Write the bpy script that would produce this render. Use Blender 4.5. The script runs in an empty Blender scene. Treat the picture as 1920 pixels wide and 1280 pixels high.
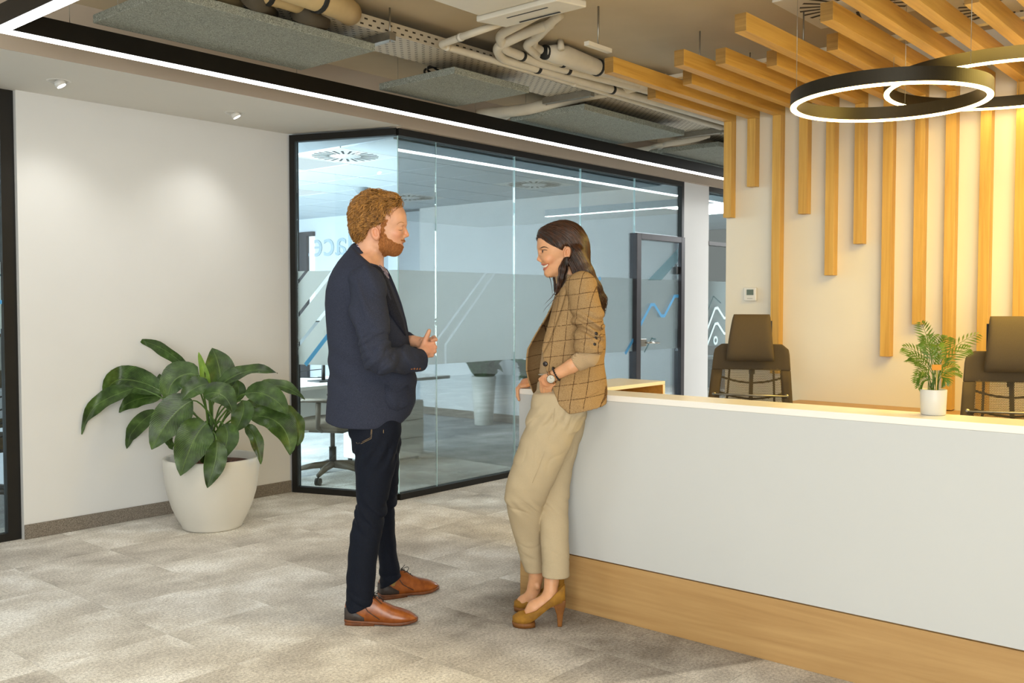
import bpy, math, random
import numpy as np
from mathutils import Vector, Matrix
random.seed(7); RNG = np.random.default_rng(11)
scene = bpy.context.scene
COL = scene.collection
# ------------------------------------------------------------------ camera
FPX, CAMH = 1793.0, 1.36
AZ, PIT = math.radians(40.66), math.atan(70 / 1793.0)
FWD = np.array([math.cos(AZ) * math.cos(PIT), math.sin(AZ) * math.cos(PIT), -math.sin(PIT)])
RGT = np.array([math.sin(AZ), -math.cos(AZ), 0.0])
UPV = np.cross(RGT, FWD)
EYE = np.array([0.0, 0.0, CAMH])
cam = bpy.data.cameras.new('camera')
cam_o = bpy.data.objects.new('camera', cam); COL.objects.link(cam_o)
cam.sensor_width = 36.0; cam.lens = FPX / 1920 * 36.0; cam.clip_start = 0.05; cam.clip_end = 100
cam_o.matrix_world = Matrix(((RGT[0], UPV[0], -FWD[0], 0), (RGT[1], UPV[1], -FWD[1], 0), (RGT[2], UPV[2], -FWD[2], CAMH), (0, 0, 0, 1)))
scene.camera = cam_o
# ------------------------------------------------------------------ world, exposure, big lights
w = bpy.data.worlds.new('world'); scene.world = w; w.use_nodes = True
w.node_tree.nodes['Background'].inputs[0].default_value = (0.985, 0.99, 0.94, 1)
w.node_tree.nodes['Background'].inputs[1].default_value = 0.33
vs = scene.view_settings
vs.view_transform = 'Standard'; vs.look = 'None'; vs.gamma = 1.0; vs.use_curve_mapping = False
vs.exposure = 0.0
def area(name, loc, size, energy, color, rot=(0, 0, 0)):
    l = bpy.data.lights.new(name, 'AREA'); l.shape = 'RECTANGLE'; l.size, l.size_y = size
    l.energy = energy; l.color = color
    o = bpy.data.objects.new(name, l); COL.objects.link(o); o.location = loc; o.rotation_euler = rot
    return o
# daylight from assumed lobby windows behind the camera, added unseen fill lamps for lobby, reception, offices, film and pillar
area('assumed_window_daylight', (-2.4, -2.0, 1.55), (4.6, 2.2), 300, (0.975, 1.0, 0.955), (math.radians(90), 0, math.radians(-49)))  # windows are assumed, inferred from the soft frontal light on wall and desk
area('lobby_fill_light', (0.4, 1.6, 2.80), (2.4, 1.2), 30, (1.0, 0.98, 0.90))  # unseen lamp added overhead as general soft fill for the lobby
area('lobby_fill_light', (0.2, 4.0, 2.80), (1.6, 0.5), 20, (0.99, 1.0, 0.94))  # another lamp added out of view, brightens the white wall
area('reception_fill_light', (4.6, 0.2, 2.50), (0.8, 2.4), 88, (1.0, 0.72, 0.17))  # unseen warm lamp, added to yellow the reception wall and slats
area('office_fill_light', (3.08, 8.0, 1.45), (4.0, 1.9), 270, (0.80, 0.93, 1.0), (math.radians(90), 0, math.radians(-90)))  # added out of view to brighten the office walls and ceiling
area('film_fill_light', (3.8, 7.6, 2.50), (1.1, 3.0), 200, (0.84, 0.95, 1.0))  # unseen extra lamp, put in to brighten the frosted film
area('pillar_fill_light', (12.0, 3.3, 2.70), (1.6, 1.2), 470, (0.95, 0.99, 1.0))  # added behind the reception wall to light up the pillar
area('office_fill_light', (4.6, 12.4, 1.45), (2.8, 1.9), 120, (0.80, 0.93, 1.0), (math.radians(90), 0, math.radians(180)))  # second added office fill, aimed at the frosted film from behind
area('side_office_fill_light', (-2.9, 8.0, 1.45), (2.6, 1.9), 230, (0.86, 0.95, 1.0), (math.radians(90), 0, math.radians(-90)))  # added lamp out of sight, fills the left side office
area('narrow_office_fill_light', (8.85, 6.7, 1.45), (2.4, 1.9), 120, (0.80, 0.94, 1.0), (math.radians(90), 0, math.radians(-90)))  # unseen fill added at the pillar side of the narrow office
try:
    scene.cycles.use_denoising = True
    scene.cycles.max_bounces = 10; scene.cycles.transparent_max_bounces = 14
    scene.cycles.diffuse_bounces = 4; scene.cycles.glossy_bounces = 4; scene.cycles.transmission_bounces = 6
    scene.cycles.sample_clamp_indirect = 6.0
    scene.cycles.caustics_reflective = False; scene.cycles.caustics_refractive = False
except Exception: pass

# ------------------------------------------------------------------ helpers
def ray(px, py): return FWD + RGT * ((px - 960) / FPX) + UPV * ((640 - py) / FPX)
def onz(px, py, z=0.0): d = ray(px, py); return EYE + d * ((z - CAMH) / d[2])
def onX(px, py, X): d = ray(px, py); return EYE + d * (X / d[0])
def onY(px, py, Y): d = ray(px, py); return EYE + d * (Y / d[1])
def atD(px, py, D): return EYE + ray(px, py) * D

class MB:
    """collects vertices and faces for ONE mesh object"""
    def __init__(s): s.v = []; s.f = []; s.sm = []
    def add(s, vs, fs, smooth=False):
        n = len(s.v); s.v.extend([tuple(map(float, p)) for p in vs]); s.f.extend([tuple(i + n for i in f) for f in fs]); s.sm.extend([smooth] * len(fs)); return s
    def box(s, a, b):
        x0, y0, z0 = [min(a[i], b[i]) for i in range(3)]; x1, y1, z1 = [max(a[i], b[i]) for i in range(3)]
        return s.add([(x0,y0,z0),(x1,y0,z0),(x1,y1,z0),(x0,y1,z0),(x0,y0,z1),(x1,y0,z1),(x1,y1,z1),(x0,y1,z1)],
                     [(0,3,2,1),(4,5,6,7),(0,1,5,4),(1,2,6,5),(2,3,7,6),(3,0,4,7)])
    def prism(s, poly, z0, z1):
        n = len(poly); a = sum(poly[i][0]*poly[(i+1)%n][1]-poly[(i+1)%n][0]*poly[i][1] for i in range(n))
        if a < 0: poly = poly[::-1]
        vs = [(p[0], p[1], z0) for p in poly] + [(p[0], p[1], z1) for p in poly]
        return s.add(vs, [tuple(range(n))[::-1], tuple(range(n, 2*n))] + [(i, (i+1)%n, n+(i+1)%n, n+i) for i in range(n)])
    def hexa(s, p8): return s.add(p8, [(0,3,2,1),(4,5,6,7),(0,1,5,4),(1,2,6,5),(2,3,7,6),(3,0,4,7)])
    def tube(s, pts, rad, n=8, caps=True, flat=None):
        P = [np.array(p, float) for p in pts]; m = len(P)
        if np.isscalar(rad): rad = [rad] * m
        T = [P[min(i+1, m-1)] - P[max(i-1, 0)] for i in range(m)]
        T = [t / (np.linalg.norm(t) + 1e-12) for t in T]
        u = np.cross(T[0], (0, 0, 1)) 
        if np.linalg.norm(u) < 1e-3: u = np.cross(T[0], (0, 1, 0))
        vs = []
        for i in range(m):
            u = u - T[i] * (u @ T[i]); nu = np.linalg.norm(u)
            if nu < 1e-6: u = np.cross(T[i], (1, 0, 0.3)); nu = np.linalg.norm(u)
            u = u / nu; v = np.cross(T[i], u)
            r = rad[i]; ra, rb = (r if flat is None else r), (r if flat is None else r * flat)
            for k in range(n):
                a = 2 * math.pi * k / n; vs.append(P[i] + u * (math.cos(a) * ra) + v * (math.sin(a) * rb))
        fs = [(i*n+k, i*n+(k+1)%n, (i+1)*n+(k+1)%n, (i+1)*n+k) for i in range(m-1) for k in range(n)]
        if caps: fs += [tuple(range(n))[::-1], tuple(range((m-1)*n, m*n))]
        return s.add(vs, fs, True)
    def lathe(s, prof, c=(0, 0, 0), n=32, caps=False):
        m = len(prof); vs = [(c[0] + r * math.cos(2*math.pi*k/n), c[1] + r * math.sin(2*math.pi*k/n), c[2] + z) for r, z in prof for k in range(n)]
        fs = [(i*n+k, i*n+(k+1)%n, (i+1)*n+(k+1)%n, (i+1)*n+k) for i in range(m-1) for k in range(n)]
        if caps: fs += [tuple(range(n))[::-1], tuple(range((m-1)*n, m*n))]
        return s.add(vs, fs, True)
    def grid(s, fn, nu, nv, smooth=True, closed_u=False):
        vs = [fn(i / (nu if closed_u else nu - 1), j / (nv - 1)) for j in range(nv) for i in range(nu)]
        lim = nu if closed_u else nu - 1
        fs = [(j*nu+i, j*nu+(i+1)%nu, (j+1)*nu+(i+1)%nu, (j+1)*nu+i) for j in range(nv-1) for i in range(lim)]
        return s.add(vs, fs, smooth)
    def build(s, name, m, parent=None, bevel=0, loc=None, solid=0, subsurf=0):
        me = bpy.data.meshes.new(name); me.from_pydata(s.v, [], s.f); me.polygons.foreach_set('use_smooth', s.sm); me.update()
        return link(name, me, m, parent, bevel, loc, solid, subsurf)
def link(name, me, m, parent=None, bevel=0, loc=None, solid=0, subsurf=0):
    o = bpy.data.objects.new(name, me); COL.objects.link(o)
    if m is not None: me.materials.append(m)
    if parent is not None: o.parent = parent
    if loc is not None: o.location = loc
    if solid: md = o.modifiers.new('solid', 'SOLIDIFY'); md.thickness = solid; md.offset = 0
    if bevel: md = o.modifiers.new('bevel', 'BEVEL'); md.width = bevel; md.segments = 2; md.limit_method = 'ANGLE'
    if subsurf: md = o.modifiers.new('sub', 'SUBSURF'); md.levels = subsurf; md.render_levels = subsurf
    return o
def tag(o, label=None, cat=None, group=None, kind=None):
    if label: o['label'] = label
    if cat: o['category'] = cat
    if group: o['group'] = group
    if kind: o['kind'] = kind
    return o
def thing(name, label, cat, loc=(0, 0, 0), rz=0.0, group=None):
    o = bpy.data.objects.new(name, None); COL.objects.link(o); o.empty_display_size = 0.1
    o.location = tuple(map(float, loc)); o.rotation_euler = (0, 0, rz)
    return tag(o, label, cat, group)
def struct(o, label=None): return tag(o, label, None, None, 'structure')
def kids(o): return [c for c in bpy.data.objects if c.parent is o]
def dup(o, parent=None, loc=None, rz=None, label=None, group=None):
    c = o.copy(); COL.objects.link(c)
    if parent is not None: c.parent = parent
    if loc is not None: c.location = loc
    if rz is not None: c.rotation_euler = (0, 0, rz)
    if label: c['label'] = label
    if group: c['group'] = group
    for k in kids(o): dup(k, c)
    return c

# ------------------------------------------------------------------ materials
def lin(h):
    h = h.lstrip('#'); c = [int(h[i:i+2], 16) / 255 for i in (0, 2, 4)]
    return tuple((x / 12.92 if x <= 0.04045 else ((x + 0.055) / 1.055) ** 2.4) for x in c) + (1,)
class NT:
    def __init__(s, name):
        s.m = bpy.data.materials.new(name); s.m.use_nodes = True; s.t = s.m.node_tree; s.N = s.t.nodes; s.L = s.t.links
        s.b = s.N['Principled BSDF']; s.out = s.N['Material Output']
    def n(s, typ, **kw):
        d = s.N.new(typ)
        for k, v in kw.items():
            if k.startswith('i_'):
                key = k[2:]; key = int(key) if key.isdigit() else key.replace('_', ' ')
                if hasattr(v, 'links') or isinstance(v, bpy.types.NodeSocket): s.L.new(v, d.inputs[key])
                else: d.inputs[key].default_value = v
            else: setattr(d, k, v)
        return d
    def coord(s, which='Object', scale=(1, 1, 1)):
        c = s.n('ShaderNodeTexCoord'); mp = s.n('ShaderNodeMapping'); mp.inputs['Scale'].default_value = scale
        s.L.new(c.outputs[which], mp.inputs['Vector']); return mp.outputs[0]
    def noise(s, vec, scale, detail=3, rough=0.55, dist=0):
        d = s.n('ShaderNodeTexNoise'); s.L.new(vec, d.inputs['Vector']); d.inputs['Scale'].default_value = scale
        d.inputs['Detail'].default_value = detail; d.inputs['Roughness'].default_value = rough; d.inputs['Distortion'].default_value = dist
        return d.outputs[0]
    def ramp(s, fac, stops):
        d = s.n('ShaderNodeValToRGB'); s.L.new(fac, d.inputs[0]); e = d.color_ramp.elements
        while len(e) < len(stops): e.new(0.5)
        for i, (p, c) in enumerate(stops): e[i].position = p; e[i].color = c
        return d.outputs[0]
    def mix(s, fac, a, b, mode='MIX'):
        d = s.n('ShaderNodeMix', data_type='RGBA', blend_type=mode)
        for k, v in ((0, fac), (6, a), (7, b)):
            if isinstance(v, bpy.types.NodeSocket): s.L.new(v, d.inputs[k])
            else: d.inputs[k].default_value = v
        return d.outputs[2]
    def math(s, op, a, b=0.0, c=0.0):
        d = s.n('ShaderNodeMath', operation=op)
        for k, v in ((0, a), (1, b), (2, c)):
            if isinstance(v, bpy.types.NodeSocket): s.L.new(v, d.inputs[k])
            else: d.inputs[k].default_value = v
        return d.outputs[0]
    def bump(s, h, strength=0.2, dist=0.01):
        d = s.n('ShaderNodeBump'); s.L.new(h, d.inputs['Height']); d.inputs['Strength'].default_value = strength; d.inputs['Distance'].default_value = dist
        s.L.new(d.outputs[0], s.b.inputs['Normal']); return d
    def set(s, color=None, rough=None, metal=None, **kw):
        if color is not None:
            if isinstance(color, bpy.types.NodeSocket): s.L.new(color, s.b.inputs['Base Color'])
            else: s.b.inputs['Base Color'].default_value = color
        if rough is not None: s.b.inputs['Roughness'].default_value = rough
        if metal is not None: s.b.inputs['Metallic'].default_value = metal
        for k, v in kw.items(): s.b.inputs[k.replace('_', ' ')].default_value = v
        return s.m
def plain(name, hexc, rough=0.5, metal=0.0, var=0.06, scale=9.0, bump=0.0, bscale=200.0, **kw):
    t = NT(name); c = lin(hexc); v = t.coord()
    dk = tuple(x * (1 - var) for x in c[:3]) + (1,); lt = tuple(min(1, x * (1 + var)) for x in c[:3]) + (1,)
    col = t.ramp(t.noise(v, scale), [(0.3, dk), (0.7, lt)])
    if bump: t.bump(t.noise(v, bscale, 2), bump, 0.004)
    return t.set(col, rough, metal, **kw)
def emit(name, color, strength):
    t = NT(name); e = t.n('ShaderNodeEmission'); e.inputs[0].default_value = color; e.inputs[1].default_value = strength
    t.L.new(e.outputs[0], t.out.inputs[0]); return t.m
def wood(name, axis, stops, scale=1.0, rough=0.45, objrand=True):
    t = NT(name); sc = [14.0, 14.0, 14.0]; sc[axis] = 0.9
    tc = t.n('ShaderNodeTexCoord'); vec = tc.outputs['Object']
    if objrand:
        oi = t.n('ShaderNodeObjectInfo'); va = t.n('ShaderNodeVectorMath', operation='ADD')
        cx = t.n('ShaderNodeCombineXYZ'); r = t.math('MULTIPLY', oi.outputs['Random'], 37.0)
        for k in range(3): t.L.new(r, cx.inputs[k])
        t.L.new(vec, va.inputs[0]); t.L.new(cx.outputs[0], va.inputs[1]); vec = va.outputs[0]
    mp = t.n('ShaderNodeMapping'); mp.inputs['Scale'].default_value = [s * scale for s in sc]; t.L.new(vec, mp.inputs[0])
    a = t.noise(mp.outputs[0], 1.0, 5, 0.6, 1.4); mp2 = t.n('ShaderNodeMapping'); sc2 = [90.0, 90.0, 90.0]; sc2[axis] = 2.0
    mp2.inputs['Scale'].default_value = [s * scale for s in sc2]; t.L.new(vec, mp2.inputs[0]); b = t.noise(mp2.outputs[0], 1.0, 2, 0.5)
    f = t.math('ADD', t.math('MULTIPLY', a, 0.72), t.math('MULTIPLY', b, 0.28))
    t.bump(b, 0.06, 0.003)
    return t.set(t.ramp(f, stops), rough)
MT = {}
MT['wall'] = plain('white_wall_paint', '#dcdcdb', 0.75, var=0.012, scale=3, bump=0.03, bscale=260)
MT['wall_cream'] = plain('cream_wall_paint', '#e2dccf', 0.7, var=0.012, scale=3, bump=0.03, bscale=260)
MT['wall_cool'] = plain('office_wall_paint', '#c6ccd2', 0.75, var=0.02, scale=3)
MT['soffit'] = plain('soffit_paint', '#dedbd4', 0.8, var=0.01, scale=3)
MT['slab'] = plain('beige_slab_paint', '#bcad92', 0.85, var=0.07, scale=2.2, bump=0.08, bscale=60)
MT['fascia'] = plain('beige_fascia_paint', '#b3a595', 0.85, var=0.03, scale=2.5)
MT['black'] = plain('black_aluminium', '#17140f', 0.42, 0.5, var=0.15)
MT['frame'] = plain('black_window_frame', '#1b1916', 0.5, 0.3, var=0.12)
MT['doorframe'] = plain('dark_grey_door_frame', '#39363a', 0.5, 0.3, var=0.1)
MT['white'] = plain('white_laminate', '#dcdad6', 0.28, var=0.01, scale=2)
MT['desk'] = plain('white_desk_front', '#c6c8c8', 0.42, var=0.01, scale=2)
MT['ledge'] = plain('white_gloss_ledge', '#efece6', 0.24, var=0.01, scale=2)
MT['pot'] = plain('white_pot_glaze', '#d3d0c8', 0.4, var=0.015, scale=5)
MT['pipe'] = plain('cream_pipe_insulation', '#cdc5b4', 0.6, var=0.06, scale=8, bump=0.06, bscale=30)
MT['duct'] = plain('tan_duct_wrap', '#b79f72', 0.6, var=0.1, scale=6, bump=0.1, bscale=24)
MT['acwhite'] = plain('white_metal_casing', '#d6d0c2', 0.45, var=0.03)
MT['steel'] = plain('galvanised_steel', '#9c978c', 0.38, 0.8, var=0.1, scale=30)
MT['chrome'] = plain('chrome', '#c9c5bd', 0.15, 1.0, var=0.03)
MT['blackplastic'] = plain('black_plastic', '#100f0e', 0.5, var=0.1)
MT['rubber'] = plain('black_rubber', '#14130f', 0.7, var=0.1)
MT['chairfab'] = plain('olive_brown_fabric', '#4c3f2b', 0.85, var=0.14, scale=500, bump=0.12, bscale=700)
MT['taupe'] = plain('taupe_plastic', '#5c5142', 0.55, var=0.06)
MT['taupefab'] = plain('taupe_fabric', '#74695a', 0.9, var=0.12, scale=400)
MT['beamx'] = wood('oak_beam_along', 0, [(0.25, lin('#aa7d30')), (0.5, lin('#c89c4a')), (0.75, lin('#dab25f'))])
MT['beamz'] = wood('oak_beam_upright', 2, [(0.25, lin('#b08336')), (0.5, lin('#ca9f4e')), (0.75, lin('#dcb564'))])
MT['beamend'] = wood('oak_end_grain', 1, [(0.25, lin('#7b5a28')), (0.6, lin('#a07a3e')), (0.8, lin('#b48d4e'))], 2.0)
MT['oaky'] = wood('oak_laminate', 1, [(0.22, lin('#8f6a41')), (0.42, lin('#b08a58')), (0.62, lin('#bf9a66')), (0.85, lin('#a98350'))], 0.55)
MT['oakin'] = wood('oak_liner', 0, [(0.25, lin('#b5803a')), (0.7, lin('#d09a4c'))], 0.8)
MT['led'] = emit('led_diffuser_cool', (0.98, 1.0, 0.98, 1), 14.0)
MT['ring_led'] = emit('ring_led_warm', (1.0, 0.66, 0.24, 1), 28.0)
MT['spot_on'] = emit('spot_lens', (1.0, 0.92, 0.85, 1), 6.0)
MT['ceil_light'] = emit('light_panel', (0.84, 0.95, 1.0, 1), 1.0)
MT['blue_line'] = plain('blue_vinyl', '#58aee8', 0.5, var=0.03)
MT['pale_line'] = plain('pale_vinyl', '#dcf4f9', 0.5, var=0.02)
MT['ring_body'] = plain('ring_anodised_brown', '#2a2417', 0.42, 0.55, var=0.1)
def glass(name, tint, refl=1.0):
    t = NT(name); tr = t.n('ShaderNodeBsdfTransparent'); tr.inputs[0].default_value = tint
    g = t.n('ShaderNodeBsdfGlossy'); g.inputs['Roughness'].default_value = 0.0; g.inputs[0].default_value = (1, 1, 1, 1)
    fr = t.n('ShaderNodeFresnel'); fr.inputs[0].default_value = 1.5
    mx = t.n('ShaderNodeMixShader'); t.L.new(t.math('MULTIPLY', fr.outputs[0], refl), mx.inputs[0]); t.L.new(tr.outputs[0], mx.inputs[1]); t.L.new(g.outputs[0], mx.inputs[2])
    t.L.new(mx.outputs[0], t.out.inputs[0]); return t.m
MT['glass'] = glass('partition_glass', (0.925, 0.985, 0.99, 1), 0.85)
MT['glass_edge'] = plain('glass_joint_edge', '#c4e6e8', 0.25, var=0.02)
def frosted(name, col, clear=0.3):
    t = NT(name); tr = t.n('ShaderNodeBsdfTransparent'); tr.inputs[0].default_value = (0.9, 0.97, 0.97, 1)
    tl = t.n('ShaderNodeBsdfTranslucent'); tl.inputs[0].default_value = col
    df = t.n('ShaderNodeBsdfDiffuse'); df.inputs[0].default_value = col
    m1 = t.n('ShaderNodeMixShader'); m1.inputs[0].default_value = 0.30; t.L.new(tl.outputs[0], m1.inputs[1]); t.L.new(df.outputs[0], m1.inputs[2])
    nz = t.noise(t.coord(), 900, 1); m2 = t.n('ShaderNodeMixShader'); t.L.new(t.math('ADD', t.math('MULTIPLY', nz, 0.1), 1 - clear - 0.05), m2.inputs[0])
    t.L.new(tr.outputs[0], m2.inputs[1]); t.L.new(m1.outputs[0], m2.inputs[2]); t.L.new(m2.outputs[0], t.out.inputs[0]); return t.m
MT['film'] = frosted('frosted_film', lin('#f6f5f2'), 0.08)
MT['film_sheer'] = frosted('sheer_vinyl', lin('#8fa6ac'), 0.62)
def felt_panel():
    t = NT('wood_wool_acoustic'); v = t.coord()
    a = t.noise(v, 100, 4, 0.7, 2.5); b = t.noise(v, 5, 2)
    c = t.ramp(a, [(0.36, lin('#3f433c')), (0.5, lin('#8f938a')), (0.64, lin('#c6c9be'))])
    c = t.mix(0.25, c, t.ramp(b, [(0.3, lin('#80857c')), (0.7, lin('#979a8d'))]))
    t.bump(a, 0.5, 0.006); return t.set(c, 0.95)
MT['felt'] = felt_panel()
def skirting():
    t = NT('carpet_skirting'); v = t.coord(); a = t.noise(v, 230, 4, 0.7)
    t.bump(a, 0.3, 0.003); return t.set(t.ramp(a, [(0.35, lin('#4f483f')), (0.5, lin('#7d7469')), (0.68, lin('#a2998c'))]), 0.95)
MT['skirt'] = skirting()
def carpet(name, cool=False):
    t = NT(name); geo = t.n('ShaderNodeNewGeometry'); pos = geo.outputs['Position']
    oi = t.n('ShaderNodeObjectInfo')
    fine = t.noise(pos, 260, 3, 0.75); tuft = t.noise(pos, 85, 3, 0.7)
    mp = t.n('ShaderNodeMapping'); mp.inputs['Scale'].default_value = (1.0, 1.12, 1)
    off = t.n('ShaderNodeVectorMath', operation='MULTIPLY_ADD'); t.L.new(oi.outputs['Location'], off.inputs[0]); off.inputs[1].default_value = (0.9, 0.9, 0); t.L.new(pos, off.inputs[2]); t.L.new(off.outputs[0], mp.inputs[0])
    patch = t.noise(mp.outputs[0], 2.8, 4, 0.55, 0.1)
    f = t.math('ADD', t.math('MULTIPLY', patch, 0.80), t.math('MULTIPLY', oi.outputs['Random'], 0.14))
    # woven dark zone of the carpet design, along the desk
    sp = t.n('ShaderNodeSeparateXYZ'); t.L.new(pos, sp.inputs[0])
    if not cool:
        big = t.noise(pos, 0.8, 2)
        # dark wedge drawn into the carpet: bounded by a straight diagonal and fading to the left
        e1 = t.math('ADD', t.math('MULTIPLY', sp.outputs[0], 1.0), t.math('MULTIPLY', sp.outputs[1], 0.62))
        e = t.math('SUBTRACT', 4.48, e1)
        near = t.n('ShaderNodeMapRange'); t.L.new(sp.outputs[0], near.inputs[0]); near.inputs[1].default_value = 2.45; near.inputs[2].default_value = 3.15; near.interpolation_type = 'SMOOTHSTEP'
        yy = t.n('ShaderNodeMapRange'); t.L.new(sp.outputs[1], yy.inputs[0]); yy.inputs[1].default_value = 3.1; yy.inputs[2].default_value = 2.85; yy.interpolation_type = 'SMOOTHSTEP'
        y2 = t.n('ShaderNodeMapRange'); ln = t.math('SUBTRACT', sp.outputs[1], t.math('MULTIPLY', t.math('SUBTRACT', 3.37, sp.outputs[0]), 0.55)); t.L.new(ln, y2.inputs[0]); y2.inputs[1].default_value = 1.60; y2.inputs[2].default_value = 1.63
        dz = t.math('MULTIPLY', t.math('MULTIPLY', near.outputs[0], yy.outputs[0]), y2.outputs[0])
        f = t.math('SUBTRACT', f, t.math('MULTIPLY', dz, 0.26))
    base = t.ramp(f, [(0.14, lin('#8b847c')), (0.36, lin('#beb8b0')), (0.50, lin('#d6d1c9')), (0.64, lin('#f1efeb'))])
    sp2 = t.math('ADD', t.math('MULTIPLY', fine, 0.5), t.math('MULTIPLY', tuft, 0.5))
    grain = t.ramp(sp2, [(0.36, (0.42, 0.40, 0.38, 1)), (0.5, (1, 1, 1, 1)), (0.64, (1.5, 1.5, 1.48, 1))])
    c = t.mix(0.85, base, grain, 'MULTIPLY')
    if cool: c = t.mix(0.6, c, lin('#6b7175'))
    t.bump(sp2, 0.35, 0.006)
    return t.set(c, 0.95, Specular_IOR_Level=0.1)
MT['carpet'] = carpet('carpet_tile_pile'); MT['carpet_cool'] = carpet('carpet_office_pile', True)
def leafmat(name, dark, mid, light, trans=0.0, rough=0.32, veins=True):
    t = NT(name); tc = t.n('ShaderNodeUVMap'); v = tc.outputs[0]
    sp = t.n('ShaderNodeSeparateXYZ'); t.L.new(v, sp.inputs[0])
    # UV: x across (-1..1 mapped 0..1), y along; curved side veins
    ax = t.math('ABSOLUTE', t.math('SUBTRACT', sp.outputs[0], 0.5))
    ph = t.math('MULTIPLY', t.math('SUBTRACT', sp.outputs[1], t.math('MULTIPLY', ax, 0.75)), 150.0)
    vein = t.math('POWER', t.math('ADD', t.math('MULTIPLY', t.math('SINE', ph), 0.5), 0.5), 2.2)
    rib = t.n('ShaderNodeMapRange'); t.L.new(ax, rib.inputs[0]); rib.inputs[1].default_value = 0.0; rib.inputs[2].default_value = 0.03; rib.inputs[3].default_value = 1; rib.inputs[4].default_value = 0
    nz = t.noise(t.coord(), 14, 3)
    c = t.ramp(t.math('ADD', t.math('MULTIPLY', nz, 0.75), t.math('MULTIPLY', vein, 0.17 if veins else 0.0)), [(0.25, dark), (0.5, mid), (0.8, light)])
    c = t.mix(t.math('MULTIPLY', rib.outputs[0], 0.5), c, light)
    h = t.math('SUBTRACT', t.math('MULTIPLY', vein, 0.6), rib.outputs[0])
    if veins: t.bump(h, 0.35, 0.003)
    t.set(c, rough, Subsurface_Weight=0.0)
    if trans:
        tl = t.n('ShaderNodeBsdfTranslucent'); t.L.new(t.mix(0.5, c, light), tl.inputs[0]); mx = t.n('ShaderNodeMixShader'); mx.inputs[0].default_value = trans
        t.L.new(t.b.outputs[0], mx.inputs[1]); t.L.new(tl.outputs[0], mx.inputs[2]); t.L.new(mx.outputs[0], t.out.inputs[0])
    return t.m
MT['leaf'] = leafmat('spathiphyllum_leaf', lin('#1a2a0f'), lin('#3b5822'), lin('#7c9a50'), 0.14, 0.27)
MT['leaf_new'] = leafmat('young_leaf', lin('#5f8a24'), lin('#8fb53c'), lin('#c3d968'), 0.25)
MT['leaf_palm'] = leafmat('palm_leaf', lin('#47661a'), lin('#74922c'), lin('#aabb48'), 0.25, 0.4, False)
MT['leaf_dark'] = leafmat('office_plant_leaf', lin('#18301a'), lin('#2f5a30'), lin('#5b8a52'), 0.1, 0.35, False)
MT['stem'] = plain('green_stem', '#4a6a24', 0.5, var=0.15)
def soil():
    t = NT('brown_clay_pebbles'); v = t.coord(); a = t.n('ShaderNodeTexVoronoi'); t.L.new(v, a.inputs['Vector']); a.inputs['Scale'].default_value = 70
    t.bump(a.outputs['Distance'], 0.8, 0.01); return t.set(t.ramp(a.outputs['Distance'], [(0.1, lin('#8a4a2c')), (0.6, lin('#3c1d12'))]), 0.8)
MT['soil'] = soil()
def perforated():
    t = NT('perforated_tray_steel'); tc = t.n('ShaderNodeTexCoord'); sp = t.n('ShaderNodeSeparateXYZ'); t.L.new(tc.outputs['Object'], sp.inputs[0])
    yz = t.math('ADD', sp.outputs[1], sp.outputs[2]); row = t.math('FLOOR', t.math('MULTIPLY', yz, 1 / 0.028))
    fx = t.math('FRACT', t.math('ADD', t.math('MULTIPLY', sp.outputs[0], 1 / 0.055), t.math('MULTIPLY', row, 0.5)))
    fy = t.math('FRACT', t.math('MULTIPLY', yz, 1 / 0.028))
    a = t.math('LESS_THAN', t.math('ABSOLUTE', t.math('SUBTRACT', fx, 0.5)), 0.2); b = t.math('LESS_THAN', t.math('ABSOLUTE', t.math('SUBTRACT', fy, 0.5)), 0.15)
    c = t.mix(t.math('MULTIPLY', a, b), lin('#bdb3a0'), lin('#2c2418')); return t.set(c, 0.5, 0.25)
MT['perf'] = perforated()
def chair_mesh(name, hexc, pitch=0.0065, opening=0.30):
    t = NT(name); tc = t.n('ShaderNodeTexCoord'); sp = t.n('ShaderNodeSeparateXYZ'); t.L.new(tc.outputs['Object'], sp.inputs[0])
    row = t.math('FLOOR', t.math('MULTIPLY', sp.outputs[2], 1 / pitch)); fz = t.math('SUBTRACT', t.math('FRACT', t.math('MULTIPLY', sp.outputs[2], 1 / pitch)), 0.5)
    fy = t.math('SUBTRACT', t.math('FRACT', t.math('ADD', t.math('MULTIPLY', sp.outputs[1], 1 / pitch), t.math('MULTIPLY', row, 0.5))), 0.5)
    d = t.math('ADD', t.math('MULTIPLY', fz, fz), t.math('MULTIPLY', fy, fy)); hole = t.math('LESS_THAN', d, opening * opening)
    t.set(lin(hexc), 0.8); tr = t.n('ShaderNodeBsdfTransparent'); mx = t.n('ShaderNodeMixShader')
    t.L.new(hole, mx.inputs[0]); t.L.new(t.b.outputs[0], mx.inputs[1]); t.L.new(tr.outputs[0], mx.inputs[2]); t.L.new(mx.outputs[0], t.out.inputs[0]); return t.m
MT['mesh'] = chair_mesh('chair_mesh_net', '#57492f', 0.0056, 0.36)
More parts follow.
